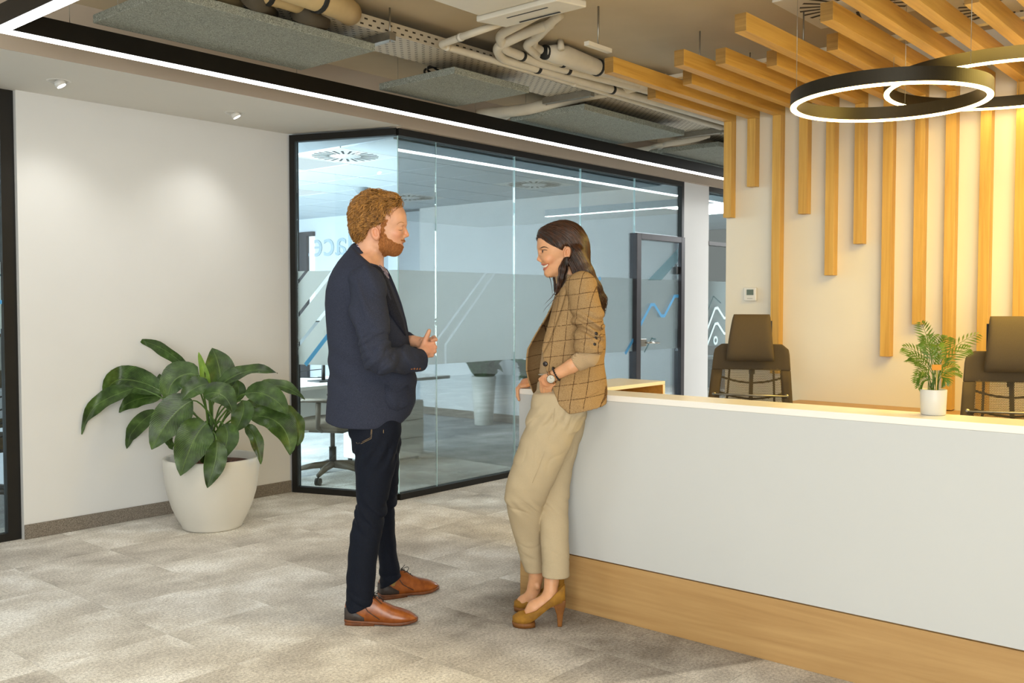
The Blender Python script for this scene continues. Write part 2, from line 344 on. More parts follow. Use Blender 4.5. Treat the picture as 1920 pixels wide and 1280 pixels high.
# ================================================================== THE SETTING
ZS = 2.87                                    # underside of the concrete slab
YG, YW = 4.90, 5.71                          # glass line, white wall
fl = struct(MB().box((-3, -3, -0.12), (6.0, 4.9, -0.012)).build('floor', MT['carpet']))
tile_me = bpy.data.meshes.new('carpet_tile'); T5 = 0.4985
b = MB().box((0, 0, -0.012), (T5, T5, 0.0)); tile_me.from_pydata(b.v, [], b.f); tile_me.materials.append(MT['carpet'])
def in_view(x, y):
    d = np.array([x, y, 0]) - EYE; zc = d @ FWD
    return zc > 0.6 and abs((d @ RGT) / zc) < 0.66 and (d @ UPV) / zc > -0.52
k = 0
for i in range(-1, 12):
    for j in range(-1, 12):
        x, y = i * 0.5, j * 0.5
        if y > 5.6: continue
        if any(in_view(x + a, y + c) for a in (0, .5) for c in (0, .5)):
            c = bpy.data.objects.new('carpet_tile', tile_me); COL.objects.link(c); c.parent = fl; c.location = (x + .03, y + .12, 0); k += 1
struct(MB().box((5.6, -3, -0.11), (14, 4.9, -0.0125)).build('floor_passage', MT['carpet']))
struct(MB().prism([(-3, 4.9), (14, 4.9), (14, 14), (-3, 14)], -0.10, -0.0122).build('floor_office', MT['carpet_cool']))
b = MB().prism([(4.21, 5.75), (4.52, 4.92), (14, 4.92), (14, 14), (-3, 14), (-3, 5.80), (4.21, 5.80)], -0.0122, -0.002)
struct(b.build('floor_office_carpet', MT['carpet_cool']))
struct(MB().box((-3, -3, ZS), (14, 4.96, ZS + .15)).build('ceiling', MT['slab']))
# white wall, its skirting, dropped soffit and beige fascia
wl = struct(MB().box((2.32, YW, 0), (4.20, YW + .12, 2.60)).build('wall_left', MT['wall']))
struct(MB().box((2.32, YW - .011, 0), (4.185, YW, 0.085)).build('baseboard_left', MT['skirt'], bevel=.003))
struct(MB().prism([(-3, 4.845), (4.50, 4.845), (4.50, 4.92), (4.23, 5.83), (-3, 5.83)], 2.575, 2.70).build('ceiling_soffit', MT['soffit']))
struct(MB().box((-3, 4.84, 2.5751), (12, 4.97, ZS)).build('trim_1', MT['fascia']))
struct(MB().box((4.49, 4.841, 2.562), (12, 4.969, 2.5752)).build('trim_2', MT['fascia']))
# pillar between the offices and the reception back wall
struct(MB().box((8.285, 4.885, 0), (8.785, 8.62, 2.6)).build('wall_pillar', MT['wall']))
wr = struct(MB().box((5.755, -2.4, 0), (5.90, 3.07, ZS)).build('wall_reception', MT['wall_cream']))
# office shells
struct(MB().box((8.60, 8.62, 0), (8.785, 9.56, 2.6)).build('wall_office_step', MT['wall_cool']))
struct(MB().box((8.285, 9.56, 0), (8.785, 12.5, 2.6)).build('wall_office_right', MT['wall_cool']))
struct(MB().box((2.6, 12.5, 0), (8.785, 12.6, 2.6)).build('wall_office_back', MT['wall_cool']))
struct(MB().box((2.9, 5.83, 0), (3.0, 12.5, 2.6)).build('wall_office_left', MT['wall_cool']))
struct(MB().box((8.27, 4.99, 0), (8.285, 8.62, 0.09)).build('baseboard_office', MT['skirt']))
struct(MB().box((-3, 9.6, 0), (2.9, 9.7, 2.6)).build('wall_side_office', MT['wall_cool']))
struct(MB().box((8.785, 8.2, 0), (14, 8.3, 2.6)).build('wall_far_office', MT['wall_cool']))
# office ceilings: one plate each, with laid-in tiles under it (gaps show as the grid)
CZ = 2.545
oc = struct(MB().prism([(-3, 5.84), (4.24, 5.84), (4.5, 4.97), (13.9, 4.97), (13.9, 13.3), (-3, 13.3)], CZ + .012, CZ + .06).build('ceiling_office', plain('ceiling_grid', '#8d949a', .6)))
ctile = bpy.data.meshes.new('ceiling_tile'); b = MB().box((0.006, 0.006, -0.012), (0.594, 0.594, 0)); ctile.from_pydata(b.v, [], b.f); ctile.materials.append(plain('white_ceiling_tile', '#c8d0d6', .8, var=.03, scale=60))
lights_at = {(0, 1), (2, 4), (-1, 6), (-3, 2), (9, 2)}
vents_at = {(0, 0), (4, 0), (4, 3), (-4, 1), (9, 1)}
for i in range(-8, 15):
    for j in range(-1, 11):
        x, y = 4.69 + i * .6, 5.75 + j * .6
        if y > 11.9 or (i < 0 and y < 5.86): continue
        if (i < -2 and j > 6) or (i > 5 and j > 3): continue
        kind = 'tile'
        if (i, j) in lights_at or (i, j) in vents_at: continue
        c = bpy.data.objects.new('ceiling_tile', ctile); COL.objects.link(c); c.parent = oc; c.location = (x, y, CZ + .012)
def ij(i, j): return (4.69 + i * .6, 5.75 + j * .6)
PANEL_LBL = {}
def light_panel(i, j, label):
    t = thing('ceiling_light_panel', label, 'ceiling light', (*ij(i, j), CZ + .012), 0, 'square office light panels')
    MB().box((.02, .02, -.012), (.58, .58, -.002)).build('diffuser', MT['ceil_light'], t)
    f = MB(); f.box((0, 0, -.014), (.6, .02, 0)).box((0, .58, -.014), (.6, .6, 0)).box((0, .02, -.014), (.02, .58, 0)).box((.58, .02, -.014), (.6, .58, 0)); f.build('frame', MT['white'], t)
def diffuser(loc, label, mats=('white', 'blackplastic'), group='round slotted air diffusers', z=None, name='air_diffuser'):
    t = thing(name, label, 'air vent', loc, 0, group)
    MB().box((0, 0, -.012), (.6, .6, 0)).build('plate', MT[mats[0]], t, bevel=.002)
    sl = MB()
    for q in range(24):
        a = 2 * math.pi * q / 24; ca, sa = math.cos(a), math.sin(a)
        r0, r1 = .125, .265; w0, w1 = .007, .010
        cx = [(r0, -w0), (r1, -w1), (r1, w1), (r0, w0)]
        p = [(.3 + ca * x - sa * y, .3 + sa * x + ca * y) for x, y in cx]
        sl.prism(p, -.0135, -.0122)
    sl.build('slots', MT[mats[1]], t)
    b = MB(); b.lathe([(0.001, -.017), (.105, -.017), (.115, -.012)], (.3, .3, 0), 24); b.build('hub', MT[mats[0]], t)
    return t
light_panel(0, 1, 'square light panel in the office ceiling near the air diffuser')
for (i, j), l in (((2, 4), 'square light panel further back in the office ceiling'), ((-1, 6), 'square light panel at the far left of the office ceiling'), ((-3, 2), 'square light panel in the left side office'), ((9, 2), 'square light panel in the narrow office beside the pillar')):
    light_panel(i, j, l)
for (i, j), l in (((0, 0), 'round slotted air diffuser in the office ceiling above the man'), ((4, 0), 'round slotted air diffuser in the office ceiling above the woman'), ((4, 3), 'round slotted air diffuser behind the man\'s hair in the office ceiling'), ((-4, 1), 'round slotted air diffuser in the left side office ceiling'), ((9, 1), 'round slotted air diffuser in the narrow office ceiling')):
    diffuser((*ij(i, j), CZ + .012), l)
sd = thing('smoke_detector', 'grey cone smoke detector under the office ceiling left of the man\'s head', 'smoke detector', (6.43, 7.55, CZ))
MB().lathe([(.001, -.085), (.03, -.075), (.06, -.03), (.075, -.005), (.075, 0)], n=20).build('detector_body', plain('grey_plastic', '#7d8387', .5), sd)
MB().lathe([(.001, -.092), (.02, -.088), (.026, -.076)], n=12).build('sensor_tip', MT['blackplastic'], sd)

# ---------------------------------------------------------------- glass partitions
def pane_wall(mb_pts, z0, z1, th=.004):
    (x0, y0), (x1, y1) = mb_pts; d = np.array([x1 - x0, y1 - y0]); d = d / np.linalg.norm(d); n = np.array([-d[1], d[0]]) * th / 2
    return MB().prism([(x0 - n[0], y0 - n[1]), (x1 - n[0], y1 - n[1]), (x1 + n[0], y1 + n[1]), (x0 + n[0], y0 + n[1])], z0, z1)
CA, CB = (4.205, 5.70), (4.505, 4.905)        # slanted end of the partition
XJ = [4.505, 4.874, 5.743, 6.613, 7.445]
XE = 8.285
fr = MB()
dv = np.array([CB[0] - CA[0], CB[1] - CA[1]]); dv = dv / np.linalg.norm(dv); nv = np.array([-dv[1], dv[0]]) * .025
def bar(p, q, z0, z1, hw=.025):
    d = np.array([q[0] - p[0], q[1] - p[1]]); d = d / np.linalg.norm(d); n = np.array([-d[1], d[0]]) * hw
    fr.prism([(p[0]-n[0], p[1]-n[1]), (q[0]-n[0], q[1]-n[1]), (q[0]+n[0], q[1]+n[1]), (p[0]+n[0], p[1]+n[1])], z0, z1)
bar(CA, CB, 2.517, 2.565); bar(CA, CB, 0, .042)
bar((CB[0] - .01, CB[1]), (XE, 4.905), 2.515, 2.563); bar((CB[0] - .01, CB[1]), (7.42, 4.905), 0, .042)
bar(CA, (CA[0] + dv[0] * .045, CA[1] + dv[1] * .045), .042, 2.517)
bar((XE - .04, 4.905), (XE, 4.905), 2.02, 2.515)
w2 = struct(fr.build('window_2', MT['frame']))
pane_wall(((CA[0] + dv[0] * .045, CA[1] + dv[1] * .045), CB), .042, 2.517).build('pane', MT['glass'], w2)
for a, c in zip(XJ[:-1], XJ[1:]): pane_wall(((a + .002, 4.905), (c - .002, 4.905)), .042, 2.515).build('pane', MT['glass'], w2)
pane_wall(((7.447, 4.905), (XE - .04, 4.905)), 2.025, 2.515).build('pane', MT['glass'], w2)
for x in XJ: MB().box((x - .0016, 4.9022, .042), (x + .0016, 4.9078, 2.515)).build('glass_joint', MT['glass_edge'], w2)
# frosted band on the office side, with vinyl lines laid on its lobby side
F0, F1 = .925, 1.597
def film_piece(p, q, z0=F0, z1=F1, parent=None, off=.0045, m='film'):
    d = np.array([q[0] - p[0], q[1] - p[1]]); d = d / np.linalg.norm(d); n = np.array([-d[1], d[0]]) * off
    pane_wall(((p[0] + n[0], p[1] + n[1]), (q[0] + n[0], q[1] + n[1])), z0, z1, .0015).build('frosted_film', MT[m], parent)
def clip_poly(P, rect):
    for ax, sg, lim in ((0, 1, rect[0]), (0, -1, rect[1]), (1, 1, rect[2]), (1, -1, rect[3])):
        out = []; ins = lambda p: sg * (p[ax] - lim) >= 0
        for a, c in zip(P, P[1:] + P[:1]):
            if ins(a): out.append(a)
            if ins(a) != ins(c): t_ = (lim - a[ax]) / (c[ax] - a[ax]); out.append((a[0] + (c[0] - a[0]) * t_, a[1] + (c[1] - a[1]) * t_))
        P = out
        if not P: return []
    return P
def film_cut(rect, lines, fn, parent):
    """frosted band with clear lines cut through it; lines run from below the band to above it, left to right"""
    def side(P, w_, sg):
        out = []
        for i, p in enumerate(P):
            d0 = np.array(P[max(i, 1)]) - np.array(P[max(i, 1) - 1]); d1 = np.array(P[min(i + 1, len(P) - 1)]) - np.array(P[min(i, len(P) - 2)]); n0 = np.array([-d0[1], d0[0]]) / np.linalg.norm(d0); n1 = np.array([-d1[1], d1[0]]) / np.linalg.norm(d1)
            n = n0 + n1; n = n / (n @ n0); out.append(tuple(np.array(p) + n * sg * w_ / 2))
        return out
    s0, s1, z0, z1 = rect; bnd = [[(s0, z0 - .5), (s0, z1 + .5)]]
    for P, w_ in lines: bnd += [side(P, w_, 1), side(P, w_, -1)]
    bnd.append([(s1, z0 - .5), (s1, z1 + .5)])
    for k in range(0, len(bnd), 2):
        P = clip_poly(list(bnd[k]) + list(bnd[k + 1])[::-1], rect); P = [p for q, p in enumerate(P) if q == 0 or abs(p[0] - P[q-1][0]) + abs(p[1] - P[q-1][1]) > 1e-6]
        n = len(P)
        if n < 3: continue
        b = MB(); b.add([fn(*p, 0) for p in P] + [fn(*p, .0014) for p in P], [tuple(range(n)), tuple(range(n, 2*n))[::-1]] + [(i, (i+1) % n, n+(i+1) % n, n+i) for i in range(n)]); b.build('frosted_film', MT['film'], parent)
def gpx(px, py): p = onY(px, py, 4.9); return (p[0], p[2])
def dpx(px, py):   # onto the slanted pane
    r = ray(px, py); n3 = np.array([-dv[1], dv[0], 0]); c3 = np.array([CA[0], CA[1], 0]); tt = ((c3 - EYE) @ n3) / (r @ n3); p = EYE + r * tt
    return ((p[0] - CA[0]) * dv[0] + (p[1] - CA[1]) * dv[1], p[2])
def ext(a, c, f0, f1): a, c = np.array(a), np.array(c); return [tuple(a - (c - a) * f0), tuple(c + (c - a) * f1)]
gf = lambda s, z, o: (s, 4.9088 + o, z)
for k_, (a, c) in enumerate(zip(XJ[:-1], XJ[1:])):
    L = []
    if k_ == 1:
        for vb, bend, up in ((gpx(820, 681), gpx(822, 640), gpx(897, 535)), (gpx(838, 680), gpx(838, 646), gpx(911, 540))):
            d_ = np.array(up) - np.array(bend); L.append(([(vb[0], F0 - .1), (vb[0], bend[1]), tuple(np.array(up) + d_ * .6)], .014))
    film_cut((a + .003, c - .003, F0, F1), L, gf, w2)
df_ = lambda s, z, o: (CA[0] + dv[0] * s - dv[1] * (.004 + o), CA[1] + dv[1] * s + dv[0] * (.004 + o), z)
LD = [(ext(dpx(557, 530), dpx(574, 508), 4, 2), .022), (ext(dpx(557, 593), dpx(622, 510), 2, 2), .024), (ext(dpx(558, 648), dpx(625, 565), 2, 3), .024)]
film_cut((.047, math.hypot(CB[0] - CA[0], CB[1] - CA[1]), F0, F1), LD, df_, w2)
def strip_line(pts, wdt, fn, name, m, parent, th=.0012):
    """ribbon of vinyl along 2-D points (s, z); fn maps (s, z, outward offset) to the world"""
    P = [np.array(p, float) for p in pts]; L = []; R = []
    for i, p in enumerate(P):
        a = P[i] - P[i-1] if i > 0 else P[1] - P[0]; c = P[i+1] - P[i] if i < len(P) - 1 else a
        na = np.array([-a[1], a[0]]) / np.linalg.norm(a); nc = np.array([-c[1], c[0]]) / np.linalg.norm(c)
        n = na + nc; n = n / (n @ na + 1e-9) ; n = n * wdt / 2
        L.append(p + n); R.append(p - n)
    b = MB(); m_ = len(P); vs = []
    for o in (0, th):
        vs += [fn(*q, o) for q in L] + [fn(*q, o) for q in R]
    fs = []
    for i in range(m_ - 1):
        fs += [(i, i+1, m_+i+1, m_+i), (2*m_+i, 3*m_+i, 3*m_+i+1, 2*m_+i+1), (i, 2*m_+i, 2*m_+i+1, i+1), (m_+i, m_+i+1, 3*m_+i+1, 3*m_+i)]
    b.add(vs, fs); return b.build(name, MT[m], parent)
g_fn = lambda s, z, o: (s, 4.9022 - o, z)
strip_line([gpx(1120, 531), gpx(1126, 520)], .03, g_fn, 'vinyl_line', 'blue_line', w2)
strip_line([gpx(1173, 663), gpx(1188, 636)], .028, g_fn, 'vinyl_line', 'blue_line', w2)
d_fn = lambda s, z, o: (CA[0] + dv[0] * s + dv[1] * (.003 + o), CA[1] + dv[1] * s - dv[0] * (.003 + o), z)
for P, wd, m in (([(573, 684), (628, 612)], .03, 'blue_line'),):
    strip_line([dpx(*p) for p in P], wd, d_fn, 'vinyl_line', m, w2)
# glass door in the partition
dr = MB(); DX0, DX1, DZ = 7.425, 8.283, 2.015
dr.box((DX0, 4.865, 0), (DX0 + .075, 4.945, DZ)).box((DX1 - .065, 4.865, 0), (DX1, 4.945, DZ)).box((DX0 + .075, 4.865, DZ - .055), (DX1 - .065, 4.945, DZ)).box((DX0 + .075, 4.875, 0), (DX1 - .065, 4.935, .03))
d1 = struct(dr.build('door_1', MT['doorframe'], bevel=.003))
MB().box((DX0 + .078, 4.899, .032), (DX1 - .068, 4.909, DZ - .057)).build('door_pane', MT['glass'], d1)
MB().box((DX0 + .079, 4.9105, F0), (DX1 - .069, 4.912, F1)).build('frosted_film', MT['film'], d1)
for z in (1.69, .35): MB().box((DX1 - .13, 4.885, z - .035), (DX1 - .06, 4.925, z + .035)).build('hinge', MT['blackplastic'], d1, bevel=.003)
h = MB().tube([(7.60, 4.89, 1.0), (7.60, 4.845, 1.0), (7.63, 4.838, 1.0), (7.77, 4.838, .995)], .010, 8).build('door_handle', MT['chrome'], d1)
MB().box((7.525, 4.880, .965), (7.62, 4.928, 1.035)).build('lock_plate', MT['steel'], d1, bevel=.003)
dl = lambda px, py: (lambda p: (p[0], p[2]))(onY(px, py, 4.897))
dfn = lambda s, z, o: (s, 4.8978 - o, z)
strip_line([dl(1200, 611), dl(1221, 571), dl(1227, 571), dl(1240, 592), dl(1246, 592), dl(1265, 555), dl(1274, 555)], .030, dfn, 'vinyl_line', 'blue_line', d1)
strip_line([dl(1208, 660), dl(1222, 634), dl(1230, 636)], .016, dfn, 'vinyl_line', 'film_sheer', d1)
q = [dl(1215, 525), dl(1240, 525), dl(1271, 490), dl(1271, 466), dl(1242, 497)]
b = MB(); b.add([dfn(*p, 0) for p in q] + [dfn(*p, .0012) for p in q], [(4, 3, 2, 1, 0), (5, 6, 7, 8, 9)] + [(i, (i+1) % 5, 5+(i+1) % 5, 5+i) for i in range(5)]); b.build('door_decal', MT['film_sheer'], d1)
# right-hand narrow glazing past the pillar
fr = MB(); bar((8.785, 4.905), (12.0, 4.905), 2.515, 2.563); bar((8.785, 4.905), (12, 4.905), 0, .042); bar((8.785, 4.905), (12, 4.905), 1.965, 2.005)
w3 = struct(fr.build('window_3', MT['frame']))
pane_wall(((8.787, 4.905), (12, 4.905)), 2.005, 2.515).build('pane', MT['glass'], w3); pane_wall(((8.787, 4.905), (12, 4.905)), .042, 1.965).build('pane', MT['glass'], w3)
film_piece((8.79, 4.905), (12, 4.905), parent=w3)
for dy in (0, 29): strip_line([gpx(1318, 640 + dy), gpx(1341, 578 + dy), gpx(1346, 577 + dy), gpx(1358, 596 + dy), gpx(1366, 596 + dy), gpx(1380, 560 + dy)], .026, g_fn, 'vinyl_line', 'pale_line', w3)
strip_line([gpx(1318, 605), gpx(1338, 555), gpx(1352, 568)], .012, g_fn, 'vinyl_line', 'film_sheer', w3)
c = gpx(1342, 638); strip_line([(c[0] + .035 * math.cos(a), c[1] + .035 * math.sin(a)) for a in np.linspace(0, 2 * math.pi, 17)], .022, g_fn, 'vinyl_ring', 'pale_line', w3)
# left glazing beside the white wall
fr = MB(); bar((-3, 5.765), (2.317, 5.765), 2.52, 2.575); bar((-3, 5.765), (2.317, 5.765), 0, .045); bar((2.245, 5.765), (2.317, 5.765), .045, 2.52)
w1 = struct(fr.build('window_1', MT['frame']))
pane_wall(((-3, 5.765), (2.245, 5.765)), .045, 2.52).build('pane', MT['glass'], w1)
film_piece((-3, 5.765), (2.243, 5.765), 1.22, 1.60, parent=w1)
l_fn = lambda s, z, o: (s, 5.7588 - o, z)
strip_line([(1.2, 1.372), (2.243, 1.372)], .022, l_fn, 'vinyl_line', 'blue_line', w1)
strip_line([(1.2, 1.525), (2.243, 1.525)], .012, l_fn, 'vinyl_line', 'film_sheer', w1)
# lettering on the far office glass, seen from behind
cu = bpy.data.curves.new('wall_lettering', 'FONT'); cu.body = 'place.'; cu.size = 1.0; cu.extrude = .004; cu.resolution_u = 4
to = bpy.data.objects.new('wall_lettering', cu); COL.objects.link(to); dg = bpy.context.evaluated_depsgraph_get(); dg.update()
me = bpy.data.meshes.new_from_object(to.evaluated_get(dg)); bpy.data.objects.remove(to)
xs = [v.co.x for v in me.vertices]; wdt = max(xs)
for v in me.vertices: v.co = Vector((v.co.x / wdt, v.co.y * .8 , v.co.z))
# ================================================================== LIGHT LINES AND CEILING SERVICES
ZL, YL, X0L, X1L = 2.53, 4.375, 1.72, 10.1
lt = thing('linear_light', 'black rectangular LED light line running along the ceiling edge above the glass', 'ceiling light', (X0L, YL, ZL))
hw = .028
MB().box((-hw, -hw, .008), (X1L - X0L + hw, hw, .095)).box((-hw, -hw - 3.2, .008), (hw, -hw - .0005, .095)).box((X1L - X0L - hw, -hw - 2.6, .008), (X1L - X0L + hw, -hw - .0005, .095)).build('profile', MT['black'], lt)
MB().box((-hw + .004, -hw + .004, 0), (X1L - X0L + hw - .004, hw - .004, .0079)).box((-hw + .004, -hw - 3.2, 0), (hw - .004, -hw + .0035, .0079)).box((X1L - X0L - hw + .004, -hw - 2.6, 0), (X1L - X0L + hw - .004, -hw + .0035, .0079)).build('led_diffuser', MT['led'], lt)
for x in (.3, 1.55, 3.0, 4.6, 6.2): MB().tube([(x, 0, .095), (x, 0, ZS - ZL - .001)], .0016, 5).build('suspension_wire', MT['steel'], lt)
for n_, (x, y) in enumerate(((2.383, 5.304), (3.503, 5.334))):
    t = thing('recessed_spotlight', ['small white recessed spotlight in the soffit, the one nearer the left window', 'small white recessed spotlight in the soffit, the one nearer the glass partition'][n_], 'spotlight', (x, y, 2.575), 0, 'soffit spotlights')
    MB().lathe([(.047, -.0005), (.058, -.004), (.062, 0)], n=28).build('trim_ring', MT['white'], t)
    a = np.array([0, 0, -.002]); d = np.array([.35, -.25, -.75]); d = d / np.linalg.norm(d)
    MB().tube([a, a + d * .028], .030, 20).build('lamp_head', MT['white'], t)
    MB().tube([a + d * .0282, a + d * .030], .024, 20).build('lens', MT['spot_on'], t)
    sl_ = bpy.data.lights.new('spot_lamp', 'SPOT'); sl_.energy = 16; sl_.spot_size = 1.7; sl_.spot_blend = 1.0; sl_.shadow_soft_size = .06; sl_.color = (1.0, 0.98, 0.92)
    so_ = bpy.data.objects.new('spot_lamp', sl_); COL.objects.link(so_); so_.parent = t; so_.location = tuple(a + d * .05); so_.rotation_euler = Vector((.08 if n_ == 0 else -.15, .20, -1)).to_track_quat('-Z', 'Y').to_euler()
# acoustic rafts
RAFT_Z = 2.65
def raft(px4, label, th=.04):
    P = [onz(x, y, RAFT_Z) for x, y in px4]; c = sum(P) / 4
    x0, x1 = (P[0][0] + P[3][0]) / 2, (P[1][0] + P[2][0]) / 2; y1, y0 = (P[0][1] + P[1][1]) / 2, (P[2][1] + P[3][1]) / 2
    t = thing('acoustic_raft', label, 'acoustic panel', (x0, y0, RAFT_Z), 0, 'grey wood-wool acoustic rafts')
    X, Y = x1 - x0, y1 - y0
    MB().box((0, 0, 0), (X, Y, th)).build('panel', MT['felt'], t, bevel=.004)
    for x, y in ((.08, .30), (X - .08, .30), (.08, Y - .08), (X - .08, Y - .08)): MB().tube([(x, y, th), (x, y, ZS - RAFT_Z - .001)], .0013, 5).build('suspension_wire', MT['steel'], t)
    return t
raft([(139, 32), (554, 133), (697, 100), (356, -2)], 'long grey wood-wool acoustic raft at the top left of the ceiling')
raft([(714, 167), (855, 203), (984, 173), (855, 138)], 'small square grey acoustic raft with a black cable coil on top')
raft([(962, 227), (1154, 274), (1273, 252), (1098, 205)], 'grey acoustic raft hanging beside the pipes above the woman')
raft([(1224, 290), (1420, 340), (1500, 316), (1353, 272)], 'small far acoustic raft just left of the wooden slats')
# cable coil lying on the second raft
pts = [(4.10 + .03 * math.sin(a * .7) + .12 * math.cos(a) + .01 * a, 4.12 + .10 * math.sin(a), 2.715 + .035 * abs(math.sin(a * .5)) + .004 * a) for a in np.linspace(0, 15, 90)]
tag(MB().tube(pts, .007, 6).build('cable_coil', MT['blackplastic']), 'black cable coil lying on the small acoustic raft', 'cable')
# perforated cable tray along the corridor
TZ = 2.745
t = thing('cable_tray', 'perforated beige cable tray running under the slab beside the rafts', 'cable tray', (2.6, 3.72, TZ))
MB().box((0, 0, 0), (6.2, .30, .0025)).build('tray_floor', MT['perf'], t)
MB().box((0, -.0025, 0), (6.2, 0, .065)).box((0, .30, 0), (6.2, .3025, .065)).build('tray_side', MT['perf'], t)
for x in (.72, 2.45, 4.2):
    MB().box((x, -.05, -.042), (x + .042, .35, -.001)).build('support_channel', MT['steel'], t)
    for y in (-.03, .33): MB().tube([(x + .02, y, -.05), (x + .02, y, ZS - TZ - .001)], .005, 6).build('threaded_rod', MT['steel'], t)
# ceiling-hung air conditioner
ZA = 2.76
pA, pB = onz(901, 31, ZA), onz(1064, -6, ZA)
t = thing('air_conditioner', 'white ceiling air conditioning cassette with slotted front panel above the pipes', 'air conditioner', (pA[0], pA[1], ZA))
LY = .74
MB().box((-1.15, -LY, 0), (-.012, 0, .10)).build('casing', MT['acwhite'], t, bevel=.006)
MB().box((-.62, -LY - .001, -.0008), (-.615, 0, .0005)).build('seam', plain('seam_grey', '#7d7566', .7), t)
LB = .44
fp = MB().hexa([(.0, -LB - .03, -.02), (.19, -LB - .06, -.012), (.19, .0, -.012), (.0, .03, -.02), (.0, -LB - .03, .012), (.19, -LB - .06, .02), (.19, .0, .02), (.0, .03, .012)])
fpo = fp.build('front_panel', MT['acwhite'], t, bevel=.006)
for x in (.055, .150): MB().box((x - .004, -LB * .85, -.0195), (x + .004, -LB * .28, -.0165)).build('slot', MT['blackplastic'], fpo)
# pipe runs
def pipe(name, px, rad, label, cat='pipe', m='pipe', collars=(), n=12, group=None):
    """px: (x, y, z) pixel column/row on the horizontal plane at height z"""
    P = [onz(x, y, z) for x, y, z in px]
    Q = []                                         # rounded bends
    for i, p in enumerate(P):
        if i in (0, len(P) - 1): Q.append(p); continue
        a, c = P[i-1] - p, P[i+1] - p; r = min(rad * 2.2, np.linalg.norm(a) * .45, np.linalg.norm(c) * .45)
        A, Cc = p + a / np.linalg.norm(a) * r, p + c / np.linalg.norm(c) * r
        for s in np.linspace(0, 1, 7): Q.append(A * (1 - s) ** 2 + p * 2 * s * (1 - s) + Cc * s ** 2)
    t = thing(name, label, cat, P[0], 0, group)
    MB().tube([q - P[0] for q in Q], rad, n).build('pipe_run', MT[m], t)
    for i, f in collars:
        a = P[i] * (1 - f) + P[i+1] * f - P[0]; d = P[i+1] - P[i]; d = d / np.linalg.norm(d)
        MB().tube([a - d * .012, a + d * .012], rad * 1.12, n).build('collar', MT['acwhite'] if rad < .02 else MT['rubber'], t)
    return t
pipe('drain_pipe', [(960, 36, 2.80), (886, 62, 2.74), (824, 84, 2.74), (1110, 166, 2.74), (1353, 240, 2.74), (1500, 283, 2.74)], .019, 'thin white drain pipe elbowing from the air conditioner along the ceiling', collars=[(1, .35), (2, .04), (2, .86)])
pipe('insulated_pipe', [(1035, 44, 2.84), (985, 62, 2.82), (930, 88, 2.77), (940, 110, 2.75), (1120, 160, 2.75), (1260, 200, 2.75), (1420, 246, 2.75)], .027, 'white insulated pipe bending down nearest the drain pipe', collars=[(3, .35), (4, .18)], group='insulated ceiling pipes')
pipe('insulated_pipe', [(1020, 20, 2.84), (935, 66, 2.80), (945, 92, 2.77), (1010, 118, 2.77), (1180, 160, 2.77), (1420, 226, 2.77)], .026, 'white insulated pipe looping behind the front bend of the bundle', collars=[(2, .5), (3, .3)], group='insulated ceiling pipes')
pipe('insulated_pipe', [(1045, 30, 2.84), (1008, 70, 2.82), (985, 84, 2.80), (1010, 106, 2.79), (1150, 145, 2.79), (1420, 212, 2.79)], .024, 'white insulated pipe in the middle of the bundle by the wrapped joint', collars=[(3, .3)], group='insulated ceiling pipes')
pipe('insulated_pipe', [(1050, 28, 2.84), (1003, 66, 2.83), (1000, 88, 2.82), (1028, 100, 2.81), (1180, 138, 2.81), (1420, 196, 2.81)], .024, 'white insulated pipe furthest right in the bundle entering the wrapped joint', group='insulated ceiling pipes')
P0, P1, P2, P3 = onz(1022, 98, 2.80), onz(1060, 104, 2.80), onz(1112, 124, 2.80), onz(1150, 136, 2.80)
t = thing('pipe_joint_wrap', 'bulky white wrapped pipe joint with black tape bands', 'pipe', P0)
MB().tube([P0 - P0, (P0 + P1) / 2 - P0, P1 - P0, P2 - P0, P3 - P0], [.036, .054, .056, .050, .036], 16).build('wrap', MT['pipe'], t)
for a, r in ((P0, .042), (P2 * .8 + P3 * .2, .053)):
    d = (P3 - P0) / np.linalg.norm(P3 - P0); MB().tube([a - P0 - d * .008, a - P0 + d * .010], r, 16).build('tape_band', MT['rubber'], t)
bx = onz(1052, 92, 2.81) - P0; MB().tube([bx, bx + np.array([.02, .02, .055])], [.02, .018], 10).build('stub', MT['pipe'], t)
pipe('insulated_pipe', [(1250, 150, 2.80), (1090, 180, 2.76), (985, 206, 2.70), (900, 214, 2.70), (890, 222, 2.72)], .040, 'thick grey-white pipe crossing behind the second raft', group='insulated ceiling pipes')
for q in range(4):
    pipe('small_pipe', [(1330 - q * 6, 255 + q * 2, 2.70), (1248 - 34 * q * .6, 268 + q * 5, 2.69), (1225 - 34 * q * .6, 290 - q * 4, 2.69), (1320 - q * 10, 330 - q * 3, 2.69)], .016, 'small white pipe elbow above the far light line, %s of the row' % ['rightmost', 'second from the right', 'third from the right', 'leftmost'][q], group='small pipe elbows above the light line', n=8)
pipe('insulated_pipe', [(1090, 196, 2.80), (960, 210, 2.72), (930, 226, 2.70)], .030, 'short pipe tail between the second and third raft', group='insulated ceiling pipes')
